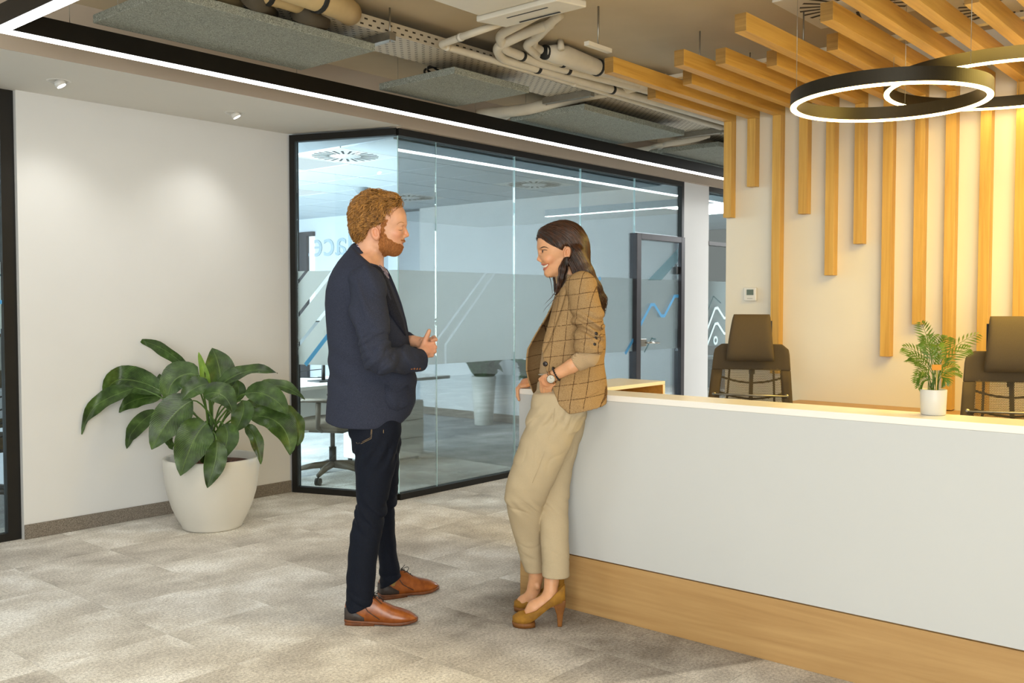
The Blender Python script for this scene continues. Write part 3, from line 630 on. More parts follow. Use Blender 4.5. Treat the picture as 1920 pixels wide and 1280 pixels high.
# tan duct wraps, top left
for q, (px, r, l) in enumerate(((([(520, -30, 2.78), (640, 12, 2.78), (655, 24, 2.80)]), .062, 'large tan insulated duct end at the top of the picture'), (([(400, -40, 2.77), (560, 4, 2.77), (585, 18, 2.80)]), .050, 'tan insulated duct behind the long raft, middle one'), (([(330, -50, 2.77), (440, -4, 2.77), (462, 10, 2.80)]), .044, 'tan insulated duct behind the long raft, leftmost one'))):
    pipe('insulated_duct', px, r, l, 'duct', 'duct', [(0, .62)], 18, 'tan ceiling ducts')
for q, (a, c) in enumerate((((470, -8), (505, 26)), ((560, 20), (605, 42)))):
    A, B_ = onz(*a, 2.735), onz(*c, 2.735)
    tag(MB().tube([A, B_ ], [.05, .045], 14).build('duct_boot', plain('dark_duct_sleeve', '#4a4234', .8)), ['dark sleeve of the leftmost ceiling duct', 'dark sleeve of the middle ceiling duct'][q], 'duct', 'dark duct sleeves')
# small rod hanger by the pipes
A = onz(1122, 12, ZS); t = thing('pipe_hanger', 'threaded rod with small rail bracket above the wrapped joint', 'hanger', A)
MB().tube([(0, 0, 0), (0, 0, -.20)], .005, 6).build('threaded_rod', MT['steel'], t); MB().box((-.10, -.015, -.215), (.10, .015, -.195)).build('rail', MT['acwhite'], t)
# ================================================================== WOODEN SLATS
BZ = 2.55; BW, BH, BD = .056, .080, .064; XF = 5.755 - BD
vpx = [(1357, 1371), (1401, 1415), (1447, 1464), (1497, 1514), (1548, 1565), (1602, 1619), (1655, 1673), (1716, 1732), (1772, 1792), (1838, 1857), (1905, 1924)]
vbot = [408, 350, 700, 401, 516, 457, 668, 608, 772, 775, 628]
starts = [(1203, 188), (1130, 139), (1273, 161), (1260, 126), (1338, 123), (1430, 127), (1375, 62), (1547, 97), (1542, 41), (1600, -10), None]
words = ['first', 'second', 'third', 'fourth', 'fifth', 'sixth', 'seventh', 'eighth', 'ninth', 'tenth', 'eleventh', 'twelfth', 'thirteenth', 'fourteenth']
ys = []
for i in range(14):
    if i < len(vpx):
        yc = (onX(vpx[i][0], 300, XF)[1] + onX(vpx[i][1], 300, XF)[1]) / 2; zb = onX(vpx[i][0], vbot[i], XF)[2]
    else: yc = ys[-1] - .172; zb = [1.3, .77, 1.6][i - 11]
    ys.append(yc)
    if i < len(starts) and starts[i] is not None: xs0 = onz(*starts[i], BZ)[0]
    else: xs0 = [3.75, 4.1, 3.5, 3.9][i - 10]
    zb = max(zb, .762)
    t = thing('oak_slat', 'L-shaped oak slat, %s from the left, running down the reception wall and along the ceiling' % words[i], 'wooden slat', (5.755, yc, 0), 0, 'oak slats of the reception canopy')
    MB().box((xs0 - 5.755, -BW/2, BZ), (-.0005, BW/2, BZ + BH)).build('ceiling_slat', MT['beamx'], t, bevel=.0015)
    MB().box((xs0 - 5.755 - .0012, -BW/2 + .001, BZ + .001), (xs0 - 5.755 - .0001, BW/2 - .001, BZ + BH - .001)).build('end_grain', MT['beamend'], t)
    MB().box((-BD, -BW/2, zb), (-.0005, BW/2, BZ - .0005)).build('wall_slat', MT['beamz'], t, bevel=.0015)
for q, x in enumerate((4.72, 5.32)):
    t = thing('slat_rail', ['white rail carrying the ceiling slats, the one away from the wall', 'white rail carrying the ceiling slats, the one nearer the wall'][q], 'rail', (x, -.6, BZ + BH))
    MB().box((0, 0, .0005), (.042, 3.62, .022)).build('channel', MT['acwhite'], t)
    for y in (.5, 1.6, 2.7, 3.3): MB().tube([(.02, y, .022), (.02, y, ZS - BZ - BH - .001)], .004, 6).build('threaded_rod', MT['steel'], t)
diffuser((4.50, 1.56, ZS), 'cream slotted air diffuser on the slab behind the oak slats', ('acwhite', 'blackplastic'), 'reception ceiling diffusers')
diffuser((5.02, .95, ZS), 'second cream slotted diffuser behind the oak slats, further right', ('acwhite', 'blackplastic'), 'reception ceiling diffusers')
# ================================================================== lettering on the far office wall
for v in me.vertices: v.co = Vector((8.278 + v.co.z, 9.60 + v.co.x * 1.30, 2.02 + v.co.y * .62))
me.update()
o = link('wall_lettering', me, plain('grey_lettering', '#a3b3bb', .7)); tag(o, 'large grey reversed word place. on the far office wall behind the man', 'lettering')
tb = MB().box((8.24, 10.84, 0), (8.2848, 11.22, 2.36)).box((8.24, 10.70, 2.30), (8.2848, 10.84, 2.36))
tag(tb.build('door_post', MT['doorframe']), 'dark door post at the far left of the office behind the glass', 'door frame')
ls = MB().box((8.262, 10.705, .9), (8.2848, 10.80, 2.295)).build('lit_window_slit', emit('lit_slit', (.86, .97, 1.0, 1), 1.6)); tag(ls, 'narrow bright window slit beside the dark door post in the office', 'window')
# ================================================================== RECEPTION DESK
XD, YD, ZD = 3.368, 2.85, .971
YE = -1.6
t = thing('reception_desk', 'white reception desk with oak plinth and U-shaped end, woman leaning on it', 'desk', (XD, YD, 0))
def L3(a, c): return (a[0] - XD, a[1] - YD, a[2]), (c[0] - XD, c[1] - YD, c[2])
def dbox(name, a, c, m, bev=.0015): return MB().box(*L3(a, c)).build(name, MT[m], t, bevel=bev)
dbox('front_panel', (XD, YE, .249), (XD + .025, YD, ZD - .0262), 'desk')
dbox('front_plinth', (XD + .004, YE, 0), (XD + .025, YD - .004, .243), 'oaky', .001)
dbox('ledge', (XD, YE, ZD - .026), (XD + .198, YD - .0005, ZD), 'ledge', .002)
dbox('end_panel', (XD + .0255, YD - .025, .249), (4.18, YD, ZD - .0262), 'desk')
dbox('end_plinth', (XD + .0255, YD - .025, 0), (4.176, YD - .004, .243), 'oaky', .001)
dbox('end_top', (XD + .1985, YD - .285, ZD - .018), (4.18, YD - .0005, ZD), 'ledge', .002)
dbox('back_panel', (4.162, YD - .285, 0), (4.18, YD - .0255, ZD - .0185), 'ledge', .002)
dbox('oak_liner', (XD + .20, YD - .032, .30), (4.161, YD - .0258, ZD - .019), 'oakin', 0)
dbox('back_liner', (4.155, YD - .284, .30), (4.1615, YD - .033, ZD - .019), 'oakin', 0)
dbox('worktop', (XD + .026, YE, .715), (4.10, YD - .30, .74), 'ledge', .002)
dbox('inner_shelf', (XD + .20, YD - .284, .28), (4.154, YD - .033, .298), 'oakin', 0)
# back counter against the reception wall
t2 = thing('back_counter', 'low counter with oak top along the reception wall behind the chairs', 'counter', (5.35, -1.0, 0))
MB().box((0, 0, .735), (.402, 3.55, .757)).build('worktop', MT['oaky'], t2, bevel=.002)
MB().box((.02, .02, .06), (.40, 3.53, .7345)).build('carcass', MT['white'], t2)
for q in range(5):
    d = MB().box((.002, .025 + q * .655, .07), (.0195, .67 + q * .655, .728)).build('door', MT['white'], t2, bevel=.002)
    MB().box((-.012, .58 + q * .655, .60), (.0015, .592 + q * .655, .70)).build('handle', MT['steel'], d)
# thermostat
t3 = thing('thermostat', 'small square white thermostat on the cream wall beside the oak slat', 'thermostat', (5.755, 2.885, 1.425))
MB().box((-.022, -.044, -.044), (-.0005, .044, .044)).build('housing', MT['white'], t3, bevel=.006)
MB().box((-.0235, -.026, -.006), (-.0222, .022, .030)).build('display', plain('lcd_grey', '#5d6b60', .3), t3)
MB().box((-.0232, -.02, -.030), (-.0222, .018, -.026)).build('button_row', plain('button_grey', '#a9a9a4', .5), t3)
# ================================================================== RING LAMPS
def ring_lamp(px, D, R, label, hgt=.062, wd=.026):
    c = atD(*px, D); t = thing('ring_lamp', label, 'pendant lamp', c, 0, 'ring pendant lamps')
    n = 192; prof = [(R, .006), (R, hgt), (R - wd, hgt), (R - wd, .006), (R, .006)]
    b = MB(); vs = [(r * math.cos(2*math.pi*k/n), r * math.sin(2*math.pi*k/n), z) for r, z in prof[:-1] for k in range(n)]
    b.add(vs, [(i*n+k, i*n+(k+1)%n, ((i+1)%4)*n+(k+1)%n, ((i+1)%4)*n+k) for i in range(4) for k in range(n)], False); b.build('ring_body', MT['ring_body'], t)
    b = MB(); prof = [(R - .001, .0055), (R - .001, .001), (R - .006, -.003), (R - wd + .006, -.003), (R - wd + .001, .001), (R - wd + .001, .0055)]
    vs = [(r * math.cos(2*math.pi*k/n), r * math.sin(2*math.pi*k/n), z) for r, z in prof for k in range(n)]
    b.add(vs, [(i*n+(k+1)%n, i*n+k, (i+1)*n+k, (i+1)*n+(k+1)%n) for i in range(5) for k in range(n)], True); b.build('led_diffuser', MT['ring_led'], t)
    for q in range(3):
        a = 2.25 + q * 2 * math.pi / 3; x, y = (R - wd/2) * math.cos(a), (R - wd/2) * math.sin(a)
        MB().tube([(x, y, hgt), (x, y, ZS - c[2] - .001)], .0013, 5).build('suspension_wire', MT['steel'], t)
    return t
ring_lamp((1666, 195), 4.05, .40, 'smaller black ring lamp hanging in front, whole ring in view')
ring_lamp((1893, 163), 4.60, .565, 'larger black ring lamp hanging behind the smaller ring, cut by the right edge')
# ================================================================== OFFICE CHAIRS
def task_chair(loc, rz, label, fab='chairfab', head=True, net='mesh', group='reception office chairs', plastic='blackplastic', bz=0.0):
    t = thing('office_chair', label, 'chair', loc, rz, group)
    def bx(y, z): return -.235 - .075 * (z - .55) + .55 * y * y + .03 * math.cos((z - .50) * 4)   # front faces +x
    def hw(z): return .245 - .05 * max(0, (z - .55)) / .6 - .035 * max(0, (z - bz - 1.095) / .05) ** 3
    ztop, zbot, zin, zi0 = 1.145 + bz, .52, 1.005 + bz, .60
    def wall(y0f, y1f, z0, z1, nu, nv, th=.018):
        b = MB()
        def P(u, v, off):
            z = z0 + (z1 - z0) * v; a, c = y0f(z), y1f(z); y = a + (c - a) * u; return (bx(y, z) - off, y, z)
        for off, fl in ((0, False), (th, True)):
            base = [P(i / (nu-1), j / (nv-1), off) for j in range(nv) for i in range(nu)]
            fs = [(j*nu+i, j*nu+i+1, (j+1)*nu+i+1, (j+1)*nu+i) for j in range(nv-1) for i in range(nu-1)]
            b.add(base, [f[::-1] if fl else f for f in fs], True)
        n1 = nu * nv; rim = [i for i in range(nu)] + [j*nu+nu-1 for j in range(1, nv)] + [(nv-1)*nu+i for i in range(nu-2, -1, -1)] + [j*nu for j in range(nv-2, 0, -1)]
        b.add([], [], True)
        b.f += [(rim[k], n1 + rim[k], n1 + rim[(k+1) % len(rim)], rim[(k+1) % len(rim)]) for k in range(len(rim))]; b.sm += [True] * len(rim)
        return b
    bt = wall(lambda z: -hw(z), lambda z: hw(z), zin, ztop, 13, 6); bo = bt.build('backrest_top', MT[fab], t, bevel=.006)
    wall(lambda z: -hw(z), lambda z: -hw(z) + .055, zi0 - .05, zin, 4, 8).build('backrest_border', MT[fab], t)
    wall(lambda z: hw(z) - .055, lambda z: hw(z), zi0 - .05, zin, 4, 8).build('backrest_border', MT[fab], t)
    wall(lambda z: -hw(z) + .055, lambda z: hw(z) - .055, zi0 - .05, zi0 + .01, 8, 3).build('backrest_border', MT[fab], t)
    wall(lambda z: -hw(z) + .05, lambda z: hw(z) - .05, zi0, zin + .01, 12, 10, .002).build('backrest_net', MT[net], t)
    rb = MB(); bk = lambda y, z: (bx(y, z) - .026, y, z)
    rb.tube([bk(0, z) for z in np.linspace(.56, zin + .05, 9)], .011, 6)
    for s in (-1, 1): rb.tube([bk(s * (.115 + .02 * (1 - k)), z) for k, z in zip(np.linspace(0, 1, 7), np.linspace(.62, zin + .03, 7))], .006, 6)
    for zc in (.70, .79, .88, .965): rb.tube([bk(y, zc + bz - .03 + 1.2 * y * y) for y in np.linspace(-hw(zc) + .03, hw(zc) - .03, 15)], .006, 6)
    rb.build('back_ribs', MT[plastic], t)
    if head:
        b = MB(); hz0, hz1 = 1.055, 1.305
        def hp(u, v):
            a = 2 * math.pi * u; ca, sa = math.cos(a), math.sin(a); z = hz0 + (hz1 - hz0) * v
            e = (1 - (2 * v - 1) ** 8) ** .5 if 0 < v < 1 else .55; wd_ = (.128 - .030 * v) * (.93 + .07 * e); th_ = .036 * e + .004
            y = wd_ * math.copysign(abs(ca) ** .45, ca); x = bx(y, 1.08) + .032 + .45 * y * y - .05 * (v - .2) + th_ * math.copysign(abs(sa) ** .6, sa) * .9 + .025 * math.sin(v * math.pi)
            return (x, y, z)
        b.grid(hp, 40, 14, True, True); n = 40; b.f += [tuple(range(n))[::-1], tuple(range(13*n, 14*n))]; b.sm += [True, True]
        b.build('headrest', MT[fab], t)
        hb = MB(); hb.tube([(bx(0, 1.08) - .03, 0, .98), (bx(0, 1.08) - .045, 0, 1.10), (bx(0, 1.1) - .035, 0, 1.19)], .016, 8); hb.box((bx(0, 1.1) - .028, -.105, 1.15), (bx(0, 1.1) - .018, .105, 1.27)); hb.build('headrest_bracket', MT[plastic], t)
        lb = MB(); lx = bx(.2, .87) + .012; lb.tube([(lx - .012, -.19, .872), (lx - .02, 0, .872), (lx - .012, .19, .872)], .0055, 8)
        for s in (-1, 1): lb.tube([(lx - .012, s * .19, .872), (lx - .05, s * .19, .872)], .012, 10)
        lb.build('lumbar_bar', MT['steel'], t)
    st = MB()
    def sp(u, v):
        a = 2 * math.pi * u; ca, sa = math.cos(a), math.sin(a); r = .245
        x = r * math.copysign(abs(ca) ** .6, ca); y = r * math.copysign(abs(sa) ** .6, sa)
        f = [0.0, .9, 1.0, 1.0, .93, 0.0][int(round(v * 5))]; z = [.405, .405, .42, .445, .475, .480][int(round(v * 5))]
        return (x * f + .02, y * f, z - (.02 * max(0, x) * f))
    st.grid(sp, 36, 6, True, True); st.build('seat', MT[fab if fab != 'taupe' else 'taupefab'], t)
    MB().box((-.14, -.13, .375), (.14, .13, .404)).tube([(-.12, 0, .40), (-.27, 0, .44), (-.30, 0, .56), (-.285, 0, .70)], .022, 8).build('mechanism', MT[plastic], t)
    for s in (-1, 1):
        am = MB().tube([(0.0, s * .20, .40), (-.0, s * .275, .43), (-.01, s * .285, .62)], [.018, .02, .022], 8).build('armrest', MT[plastic], t)
        b = MB(); b.tube([(-.12, s * .285, .632), (-.05, s * .285, .64), (.10, s * .285, .638), (.16, s * .28, .628)], [.03, .042, .042, .028], 12, flat=.38); b.build('arm_pad', MT[plastic], am)
    MB().tube([(0, 0, .10), (0, 0, .25)], .028, 14).tube([(0, 0, .24), (0, 0, .38)], .018, 14).build('gas_lift', MT[plastic if fab == 'taupe' else 'blackplastic'], t)
    for q in range(5):
        a = 2 * math.pi * q / 5 + .35; ca, sa = math.cos(a), math.sin(a)
        lg = MB().tube([(0, 0, .115), (ca * .15, sa * .15, .105), (ca * .30, sa * .30, .075)], [.030, .024, .016], 8).build('base_leg', MT[plastic], t)
        x, y = ca * .30, sa * .30; cs = MB()
        for s in (-.012, .012): cs.tube([(x - sa * (s - .008), y + ca * (s - .008), .0285), (x - sa * (s + .008), y + ca * (s + .008), .0285)], .028, 14)
        cs.tube([(x, y, .04), (x, y, .08)], .008, 6); cs.build('caster', MT['rubber'], lg)
    return t
c1 = atD(1410, 640, 5.12); c2 = atD(1909, 690, 4.28)
task_chair((c1[0] - .23, c1[1] - .08, 0), math.radians(201), 'olive-brown mesh office chair with headrest in front of the cream wall')
task_chair((c2[0] - .22, c2[1] - .08, 0), math.radians(203), 'olive-brown mesh office chair cut off by the right edge')
# ================================================================== POTTED PEACE LILY
PD = 5.84
pc = atD(397, 862, PD); PX, PY = pc[0], pc[1]
t = thing('potted_plant', 'large broad-leaved green plant in a round white pot by the white wall', 'potted plant', (PX, PY, 0))
MB().lathe([(.001, .018), (.150, .018), (.162, .004), (.168, 0), (.176, .006), (.180, .020), (.200, .055), (.235, .13), (.262, .22), (.277, .31), (.284, .39), (.285, .425), (.280, .432), (.268, .431), (.262, .425), (.258, .39), (.22, .37)], n=56).build('pot', MT['pot'], t)
MB().lathe([(.001, .395), (.13, .398), (.262, .385)], n=40).build('soil', MT['soil'], t)
def bez(ps, s):
    ps = [np.array(p, float) for p in ps]
    while len(ps) > 1: ps = [a * (1 - s) + c * s for a, c in zip(ps[:-1], ps[1:])]
    return ps[0]
def leaf_mesh(ctrl, width, twist=0.0, fold=.25, wave=.006, n=13, m=7, seed=0, face=None, shape=.8):
    rr = random.Random(seed); S = np.linspace(0, 1, n); C = [bez(ctrl, s) for s in S]; vs = []; uv = []
    for i, s in enumerate(S):
        T = C[min(i+1, n-1)] - C[max(i-1, 0)]; T = T / np.linalg.norm(T)
        N0 = np.array(face, float); N0 = N0 - T * (N0 @ T)
        if np.linalg.norm(N0) < .15: N0 = np.cross(T, RGT)
        N0 = N0 / np.linalg.norm(N0); W = np.cross(T, N0)
        a = twist; W2 = W * math.cos(a) + N0 * math.sin(a); N = np.cross(W2, T)
        wd = width / 2 * (math.sin(math.pi * min(1, s ** shape * 1.0)) ** .78 if 0 < s < 1 else 0.0) + .0015
        for j in range(m):
            u = j / (m - 1) * 2 - 1
            p = C[i] + W2 * (u * wd) + N * (abs(u) * wd * fold - fold * wd * .4 + wave * math.sin(s * 15 + rr.random() * .0 + seed + (2 if u > 0 else 0)) * u * u)
            vs.append(p); uv.append((j / (m - 1), s))
    fs = [(i*m+j, i*m+j+1, (i+1)*m+j+1, (i+1)*m+j) for i in range(n-1) for j in range(m-1)]
    return vs, fs, uv
def leaf_obj(name, lf, mat, parent, origin, ymax=None):
    vs, fs, uv = lf
    if ymax is not None: vs = [np.array([p[0], min(p[1], ymax + .02 * (p[1] - ymax)), p[2]]) for p in vs]
    me = None; me = bpy.data.meshes.new(name); me.from_pydata([tuple(np.array(v) - origin) for v in vs], [], fs)
    l = me.uv_layers.new(name='UVMap'); l.data.foreach_set('uv', [c for f in fs for i in f for c in uv[i]])
    me.polygons.foreach_set('use_smooth', [True] * len(fs)); me.update(); return link(name, me, mat, parent)
def cp(x, y): return (x / 3.369 + 120, y / 3.369 + 620)
LV = [  # crop-pixel control points, depth offsets (base, tip), width, twist, material
 ([(800,262),(700,150),(560,60),(450,65)], .10, .22, .085, .95, 'leaf'),
 ([(640,400),(470,270),(215,270),(172,425)], .02, .12, .17, .35, 'leaf'),
 ([(450,360),(300,400),(120,470),(85,650)], -.02, -.06, .125, -.15, 'leaf'),
 ([(620,420),(520,405),(400,430),(338,515)], .05, .10, .115, .1, 'leaf'),
 ([(595,508),(500,540),(420,640),(372,738)], .08, .16, .10, .5, 'leaf'),
 ([(852,280),(760,240),(640,300),(662,452)], -.06, -.14, .19, -.15, 'leaf'),
 ([(915,335),(860,330),(790,370),(742,440)], -.12, -.18, .125, -.1, 'leaf'),
 ([(912,420),(905,330),(880,240),(850,135)], .00, .03, .055, .3, 'leaf_new'),
 ([(985,400),(1000,290),(980,190),(935,108)], .05, .10, .19, -.1, 'leaf'),
 ([(940,392),(1040,260),(1210,210),(1350,268)], -.02, .02, .12, .45, 'leaf'),
 ([(1138,398),(1250,360),(1360,430),(1412,530)], -.06, -.12, .145, -.2, 'leaf'),
 ([(1190,378),(1310,310),(1430,340),(1520,436)], .02, .04, .095, .3, 'leaf'),
 ([(882,412),(950,350),(1050,400),(1066,528)], -.16, -.24, .15, .1, 'leaf'),
 ([(1130,440),(1150,500),(1110,580),(1074,642)], -.12, -.20, .13, -.1, 'leaf'),
 ([(905,585),(850,600),(780,760),(735,916)], -.24, -.36, .21, .05, 'leaf'),
 ([(815,440),(720,470),(620,600),(553,750)], -.14, -.24, .21, .1, 'leaf'),
 ([(1005,588),(1060,640),(1020,740),(980,822)], -.20, -.30, .135, -.1, 'leaf'),
 ([(965,690),(975,780),(940,880),(905,992)], -.34, -.37, .125, .25, 'leaf'),
 ([(1140,596),(1200,620),(1235,730),(1242,842)], -.10, -.14, .085, .3, 'leaf'),
 ([(1165,545),(1330,500),(1440,620),(1428,786)], -.04, -.10, .17, .15, 'leaf'),
 ([(1400,470),(1480,540),(1510,640),(1475,728)], .00, -.02, .085, .5, 'leaf'),
 ([(1085,440),(1110,400),(1110,350),(1085,308)], .12, .16, .09, .1, 'leaf'),
 ([(650,640),(655,690),(670,720),(690,752)], .10, .14, .05, .2, 'leaf'),
 ([(650,400),(620,360),(600,320),(604,272)], .14, .20, .08, .2, 'leaf'),
 ([(1140,470),(1190,460),(1250,490),(1290,530)], .06, .10, .10, .3, 'leaf'),
 ([(930,600),(900,640),(870,720),(860,790)], -.05, -.10, .12, .2, 'leaf'),
 ([(700,480),(650,520),(620,580),(600,640)], .0, .05, .12, .3, 'leaf'),
 ([(1000,470),(1010,440),(1000,400),(980,360)], .10, .14, .12, .1, 'leaf'),
]
O0 = np.array([PX, PY, 0.0])
for q, (pts, d0, d1, wd, tw, mt) in enumerate(LV):
    n = len(pts); C = [atD(*cp(*p), PD + d0 + (d1 - d0) * i / (n - 1)) for i, p in enumerate(pts)]
    face = -ray(*cp(*pts[1])) + np.array([0, 0, .55])
    leaf_obj('leaf', leaf_mesh(C, wd, tw, .22, .007, 15, 7, q, face), MT[mt], t, O0, 5.688)
    r = random.Random(q); root = np.array([PX + r.uniform(-.06, .06), PY + r.uniform(-.06, .06), .395]); k1 = root + np.array([0, 0, .22])
    mid = C[0] * .75 + k1 * .25 + np.array([0, 0, .05])
    P = [bez([root, k1, mid, C[0]], s) - O0 for s in np.linspace(0, 1, 9)]
    MB().tube(P, list(np.linspace(.007, .0042, 9)), 6).build('stem', MT['stem'], t)
# ================================================================== PALM ON THE DESK LEDGE
def cq(x, y): return (x / 5.817 + 1680, y / 5.817 + 590)
pp = onX(1750, 760, 3.517); PPX, PPY = 3.517, pp[1]
DP = (np.array([PPX, PPY, 1.0]) - EYE) @ FWD
t = thing('potted_palm', 'small bright green palm in a white pot on the desk ledge', 'potted plant', (PPX, PPY, ZD))
MB().lathe([(.001, .004), (.036, .001), (.039, .0005), (.0415, .003), (.0445, .088), (.0435, .090), (.0405, .089), (.040, .076), (.001, .074)], n=36).build('pot', MT['pot'], t)
O1 = np.array([PPX, PPY, ZD])
tips = [(280,95,.02),(98,352,.05),(882,215,.0),(785,365,-.03),(160,455,.04),(208,505,-.02),(225,720,.02),(665,575,-.02),(700,640,.02),(330,235,.03),(560,250,.03),(450,330,-.03),(245,640,-.03),(380,330,.04),(300,300,-.02),(520,480,.02),(480,230,.05),(250,780,.01),(540,745,-.03)]
for q, (x, y, dd) in enumerate(tips):
    r = random.Random(100 + q); root = O1 + np.array([r.uniform(-.018, .018), r.uniform(-.018, .018), .075]); tip = atD(*cq(x, y), DP + dd)
    hgt = tip[2] - root[2]; k1 = root + np.array([0, 0, max(.06, hgt * .6)]); k2 = root * .35 + tip * .65 + np.array([0, 0, .055])
    P = [bez([root, k1, k2, tip], s) for s in np.linspace(0, 1, 16)]
    b = MB().tube([p - O1 for p in P], list(np.linspace(.0017, .0006, 16)), 5)
    for i in range(7, 16):
        T = P[min(i+1, 15)] - P[i-1]; T = T / np.linalg.norm(T); N0 = -ray(1750, 690) + np.array([0, 0, .8]); N0 = N0 - T * (N0 @ T); N0 /= np.linalg.norm(N0); S = np.cross(T, N0)
        f = (i - 6) / 9; ln = .052 * math.sin(math.pi * (.25 + .62 * f)) * (1 if hgt > .12 else .75)
        for s in (-1, 1):
            a = P[i]; e = a + (T * .75 + S * s * .65 + np.array([0, 0, -.25])) * ln; mdp = (a + e) / 2 + N0 * .003; wv = np.cross(e - a, N0); wv = wv / np.linalg.norm(wv) * .0030
            b.add([p - O1 for p in (a, mdp + wv, e, mdp - wv)], [(0, 1, 2, 3)], True)
    b.build('frond', MT['leaf_palm'], t)
A = atD(*cq(437, 890), DP - .02) - O1; B_ = atD(*cq(447, 585), DP - .02) - O1
MB().tube([A, B_], .0023, 6).build('marker_stick', plain('pale_wood_stick', '#d9b66c', .6), t)
ctr = atD(*cq(443, 573), DP - .022) - O1; b = MB(); hx, hz = RGT * .0165, np.array([0, 0, .0098]); n_ = FWD * np.array([1, 1, 0]) * .0012
b.hexa([ctr - hx - hz - n_, ctr + hx - hz - n_, ctr + hx - hz + n_, ctr - hx - hz + n_, ctr - hx + hz - n_, ctr + hx + hz - n_, ctr + hx + hz + n_, ctr - hx + hz + n_]); b.build('marker_label', plain('orange_plant_label', '#d98f24', .5), t)
# ================================================================== OFFICE FURNITURE BEHIND THE GLASS
YF = 5.98; ZT = .725
t = thing('office_desk', 'white office desk with T-leg behind the glass and the man', 'desk', (4.9, YF + .38, 0))
MB().box((-1.7, -.38, ZT - .028), (1.22, .38, ZT)).build('desktop', MT['white'], t, bevel=.003)
for x in (-1.2, 1.02):
    lg = MB().box((x - .045, -.04, .06), (x + .045, .04, ZT - .029)).build('leg', MT['white'], t, bevel=.006)
    MB().box((x - .04, -.36, .0), (x + .04, .36, .058)).build('foot', MT['white'], lg, bevel=.015)
MB().box((-1.15, .05, .30), (.97, .068, ZT - .03)).build('modesty_panel', MT['white'], t)
t = thing('pedestal_cabinet', 'white drawer pedestal under the office desk', 'cabinet', (5.62, YF + .30, 0))
MB().box((-.30, -.22, .03), (.24, .22, .52)).build('carcass', MT['white'], t, bevel=.003)
for q in range(3): MB().box((-.29, -.236, .045 + q * .157), (.23, -.2205, .195 + q * .157)).build('drawer', MT['white'], t, bevel=.003)
for x in (-.26, .20):
    MB().tube([(x, -.18, 0), (x, -.18, .0295)], .02, 10).build('caster', MT['rubber'], t); MB().tube([(x, .18, 0), (x, .18, .0295)], .02, 10).build('caster', MT['rubber'], t)
task_chair((4.725, 5.905, -.002), math.radians(118), 'taupe office chair with armrests at the desk behind the glass', 'taupefab', False, 'mesh', 'office chairs behind the glass', 'taupe', -.10)
m0 = onz(568, 713, ZT)
t = thing('monitor', 'black-framed monitor on the office desk behind the frosted band', 'monitor', (4.95, YF + .30, ZT))
MB().box((-.30, -.012, .16), (.30, .012, .50)).build('housing', MT['blackplastic'], t, bevel=.004); MB().box((-.29, -.0135, .17), (.29, -.0122, .49)).build('screen', plain('pale_screen', '#b9c4cc', .3), t)
MB().tube([(0, .02, .012), (0, .02, .2)], .016, 8).box((-.11, -.07, 0), (.11, .09, .011)).build('stand', MT['blackplastic'], t)
pts = [m0 + np.array([.12 + .18 * math.cos(a), .10 + .05 * math.sin(a) , .004 + .035 * (1 + math.cos(a * .5))]) for a in np.linspace(0, 7, 30)]
tag(MB().tube(pts, .004, 6).build('desk_cable', MT['blackplastic']), 'dark looping cable on the office desk behind the glass', 'cable')
m1 = onz(633, 708, ZT); t = thing('computer_mouse', 'small pale computer mouse on the office desk', 'mouse', m1)
b = MB(); b.grid(lambda u, v: (.034 * math.cos(2*math.pi*u) * math.cos(v * 1.5), .056 * math.sin(2*math.pi*u) * math.cos(v * 1.5), .034 * math.sin(v * 1.5)), 20, 6, True, True); b.build('shell', plain('cream_plastic', '#cdbfa2', .5), t)
MB().box((-.003, .02, .026), (.003, .038, .032)).build('wheel', MT['blackplastic'], t)
def office_planter(x, y, label, potm, rt, rb, hp, seed, n=16, hl=.5):
    t = thing('floor_planter', label, 'potted plant', (x, y, -.002))
    MB().lathe([(.001, .01), (rb - .005, .0), (rb, .004), (rt, hp), (rt - .012, hp), (rt - .016, hp - .05), (.001, hp - .05)], n=32).build('pot', potm, t)
    O = np.array([x, y, 0]); r = random.Random(seed)
    for q in range(n):
        a = r.uniform(0, 6.28); d = np.array([math.cos(a), math.sin(a), 0]); root = O + d * rt * .4 + np.array([0, 0, hp - .05]); L = r.uniform(.5, 1) * hl
        C = [root, root + np.array([0, 0, L * .5]) + d * .03, root + np.array([0, 0, L * .8]) + d * L * .35, root + np.array([0, 0, L * r.uniform(.25, .9)]) + d * L * r.uniform(.5, .85)]
        leaf_obj('leaf', leaf_mesh(C, r.uniform(.07, .13), r.uniform(-.5, .5), .2, .005, 9, 5, seed * 50 + q, d * .5 + np.array([-.5, -.5, .8])), MT['leaf_dark'], t, O)
office_planter(7.98, 7.27, 'tall tapered white planter with dark leaves against the office wall', MT['pot'], .142, .103, .55, 3)
office_planter(8.0, 6.52, 'dark blue planter with hanging green leaves behind the woman', plain('navy_planter', '#232a38', .5), .15, .12, .50, 5, 16, .42)
# left side office: screen divider and mesh chair seen through the left glazing
t = thing('desk_divider', 'grey desk divider with brown top rail behind the left glazing', 'divider', (1.6, 6.35, 0))
MB().box((-.9, -.012, .945), (1.15, .012, 1.155)).build('panel', plain('grey_divider', '#aaa9a2', .9, var=.05), t); MB().box((-.9, -.016, 1.155), (1.15, .016, 1.175)).build('top_rail', plain('brown_rail', '#6b4a32', .5), t)
for x in (-.85, 1.1): MB().box((x - .02, -.012, 0), (x + .02, .012, .944)).build('leg', MT['blackplastic'], t)
task_chair((2.52, 6.86, -.002), math.radians(75), 'dark mesh office chair behind the left glazing, only a sliver in view', 'chairfab', False, 'mesh', 'office chairs behind the glass', 'blackplastic', -.19)
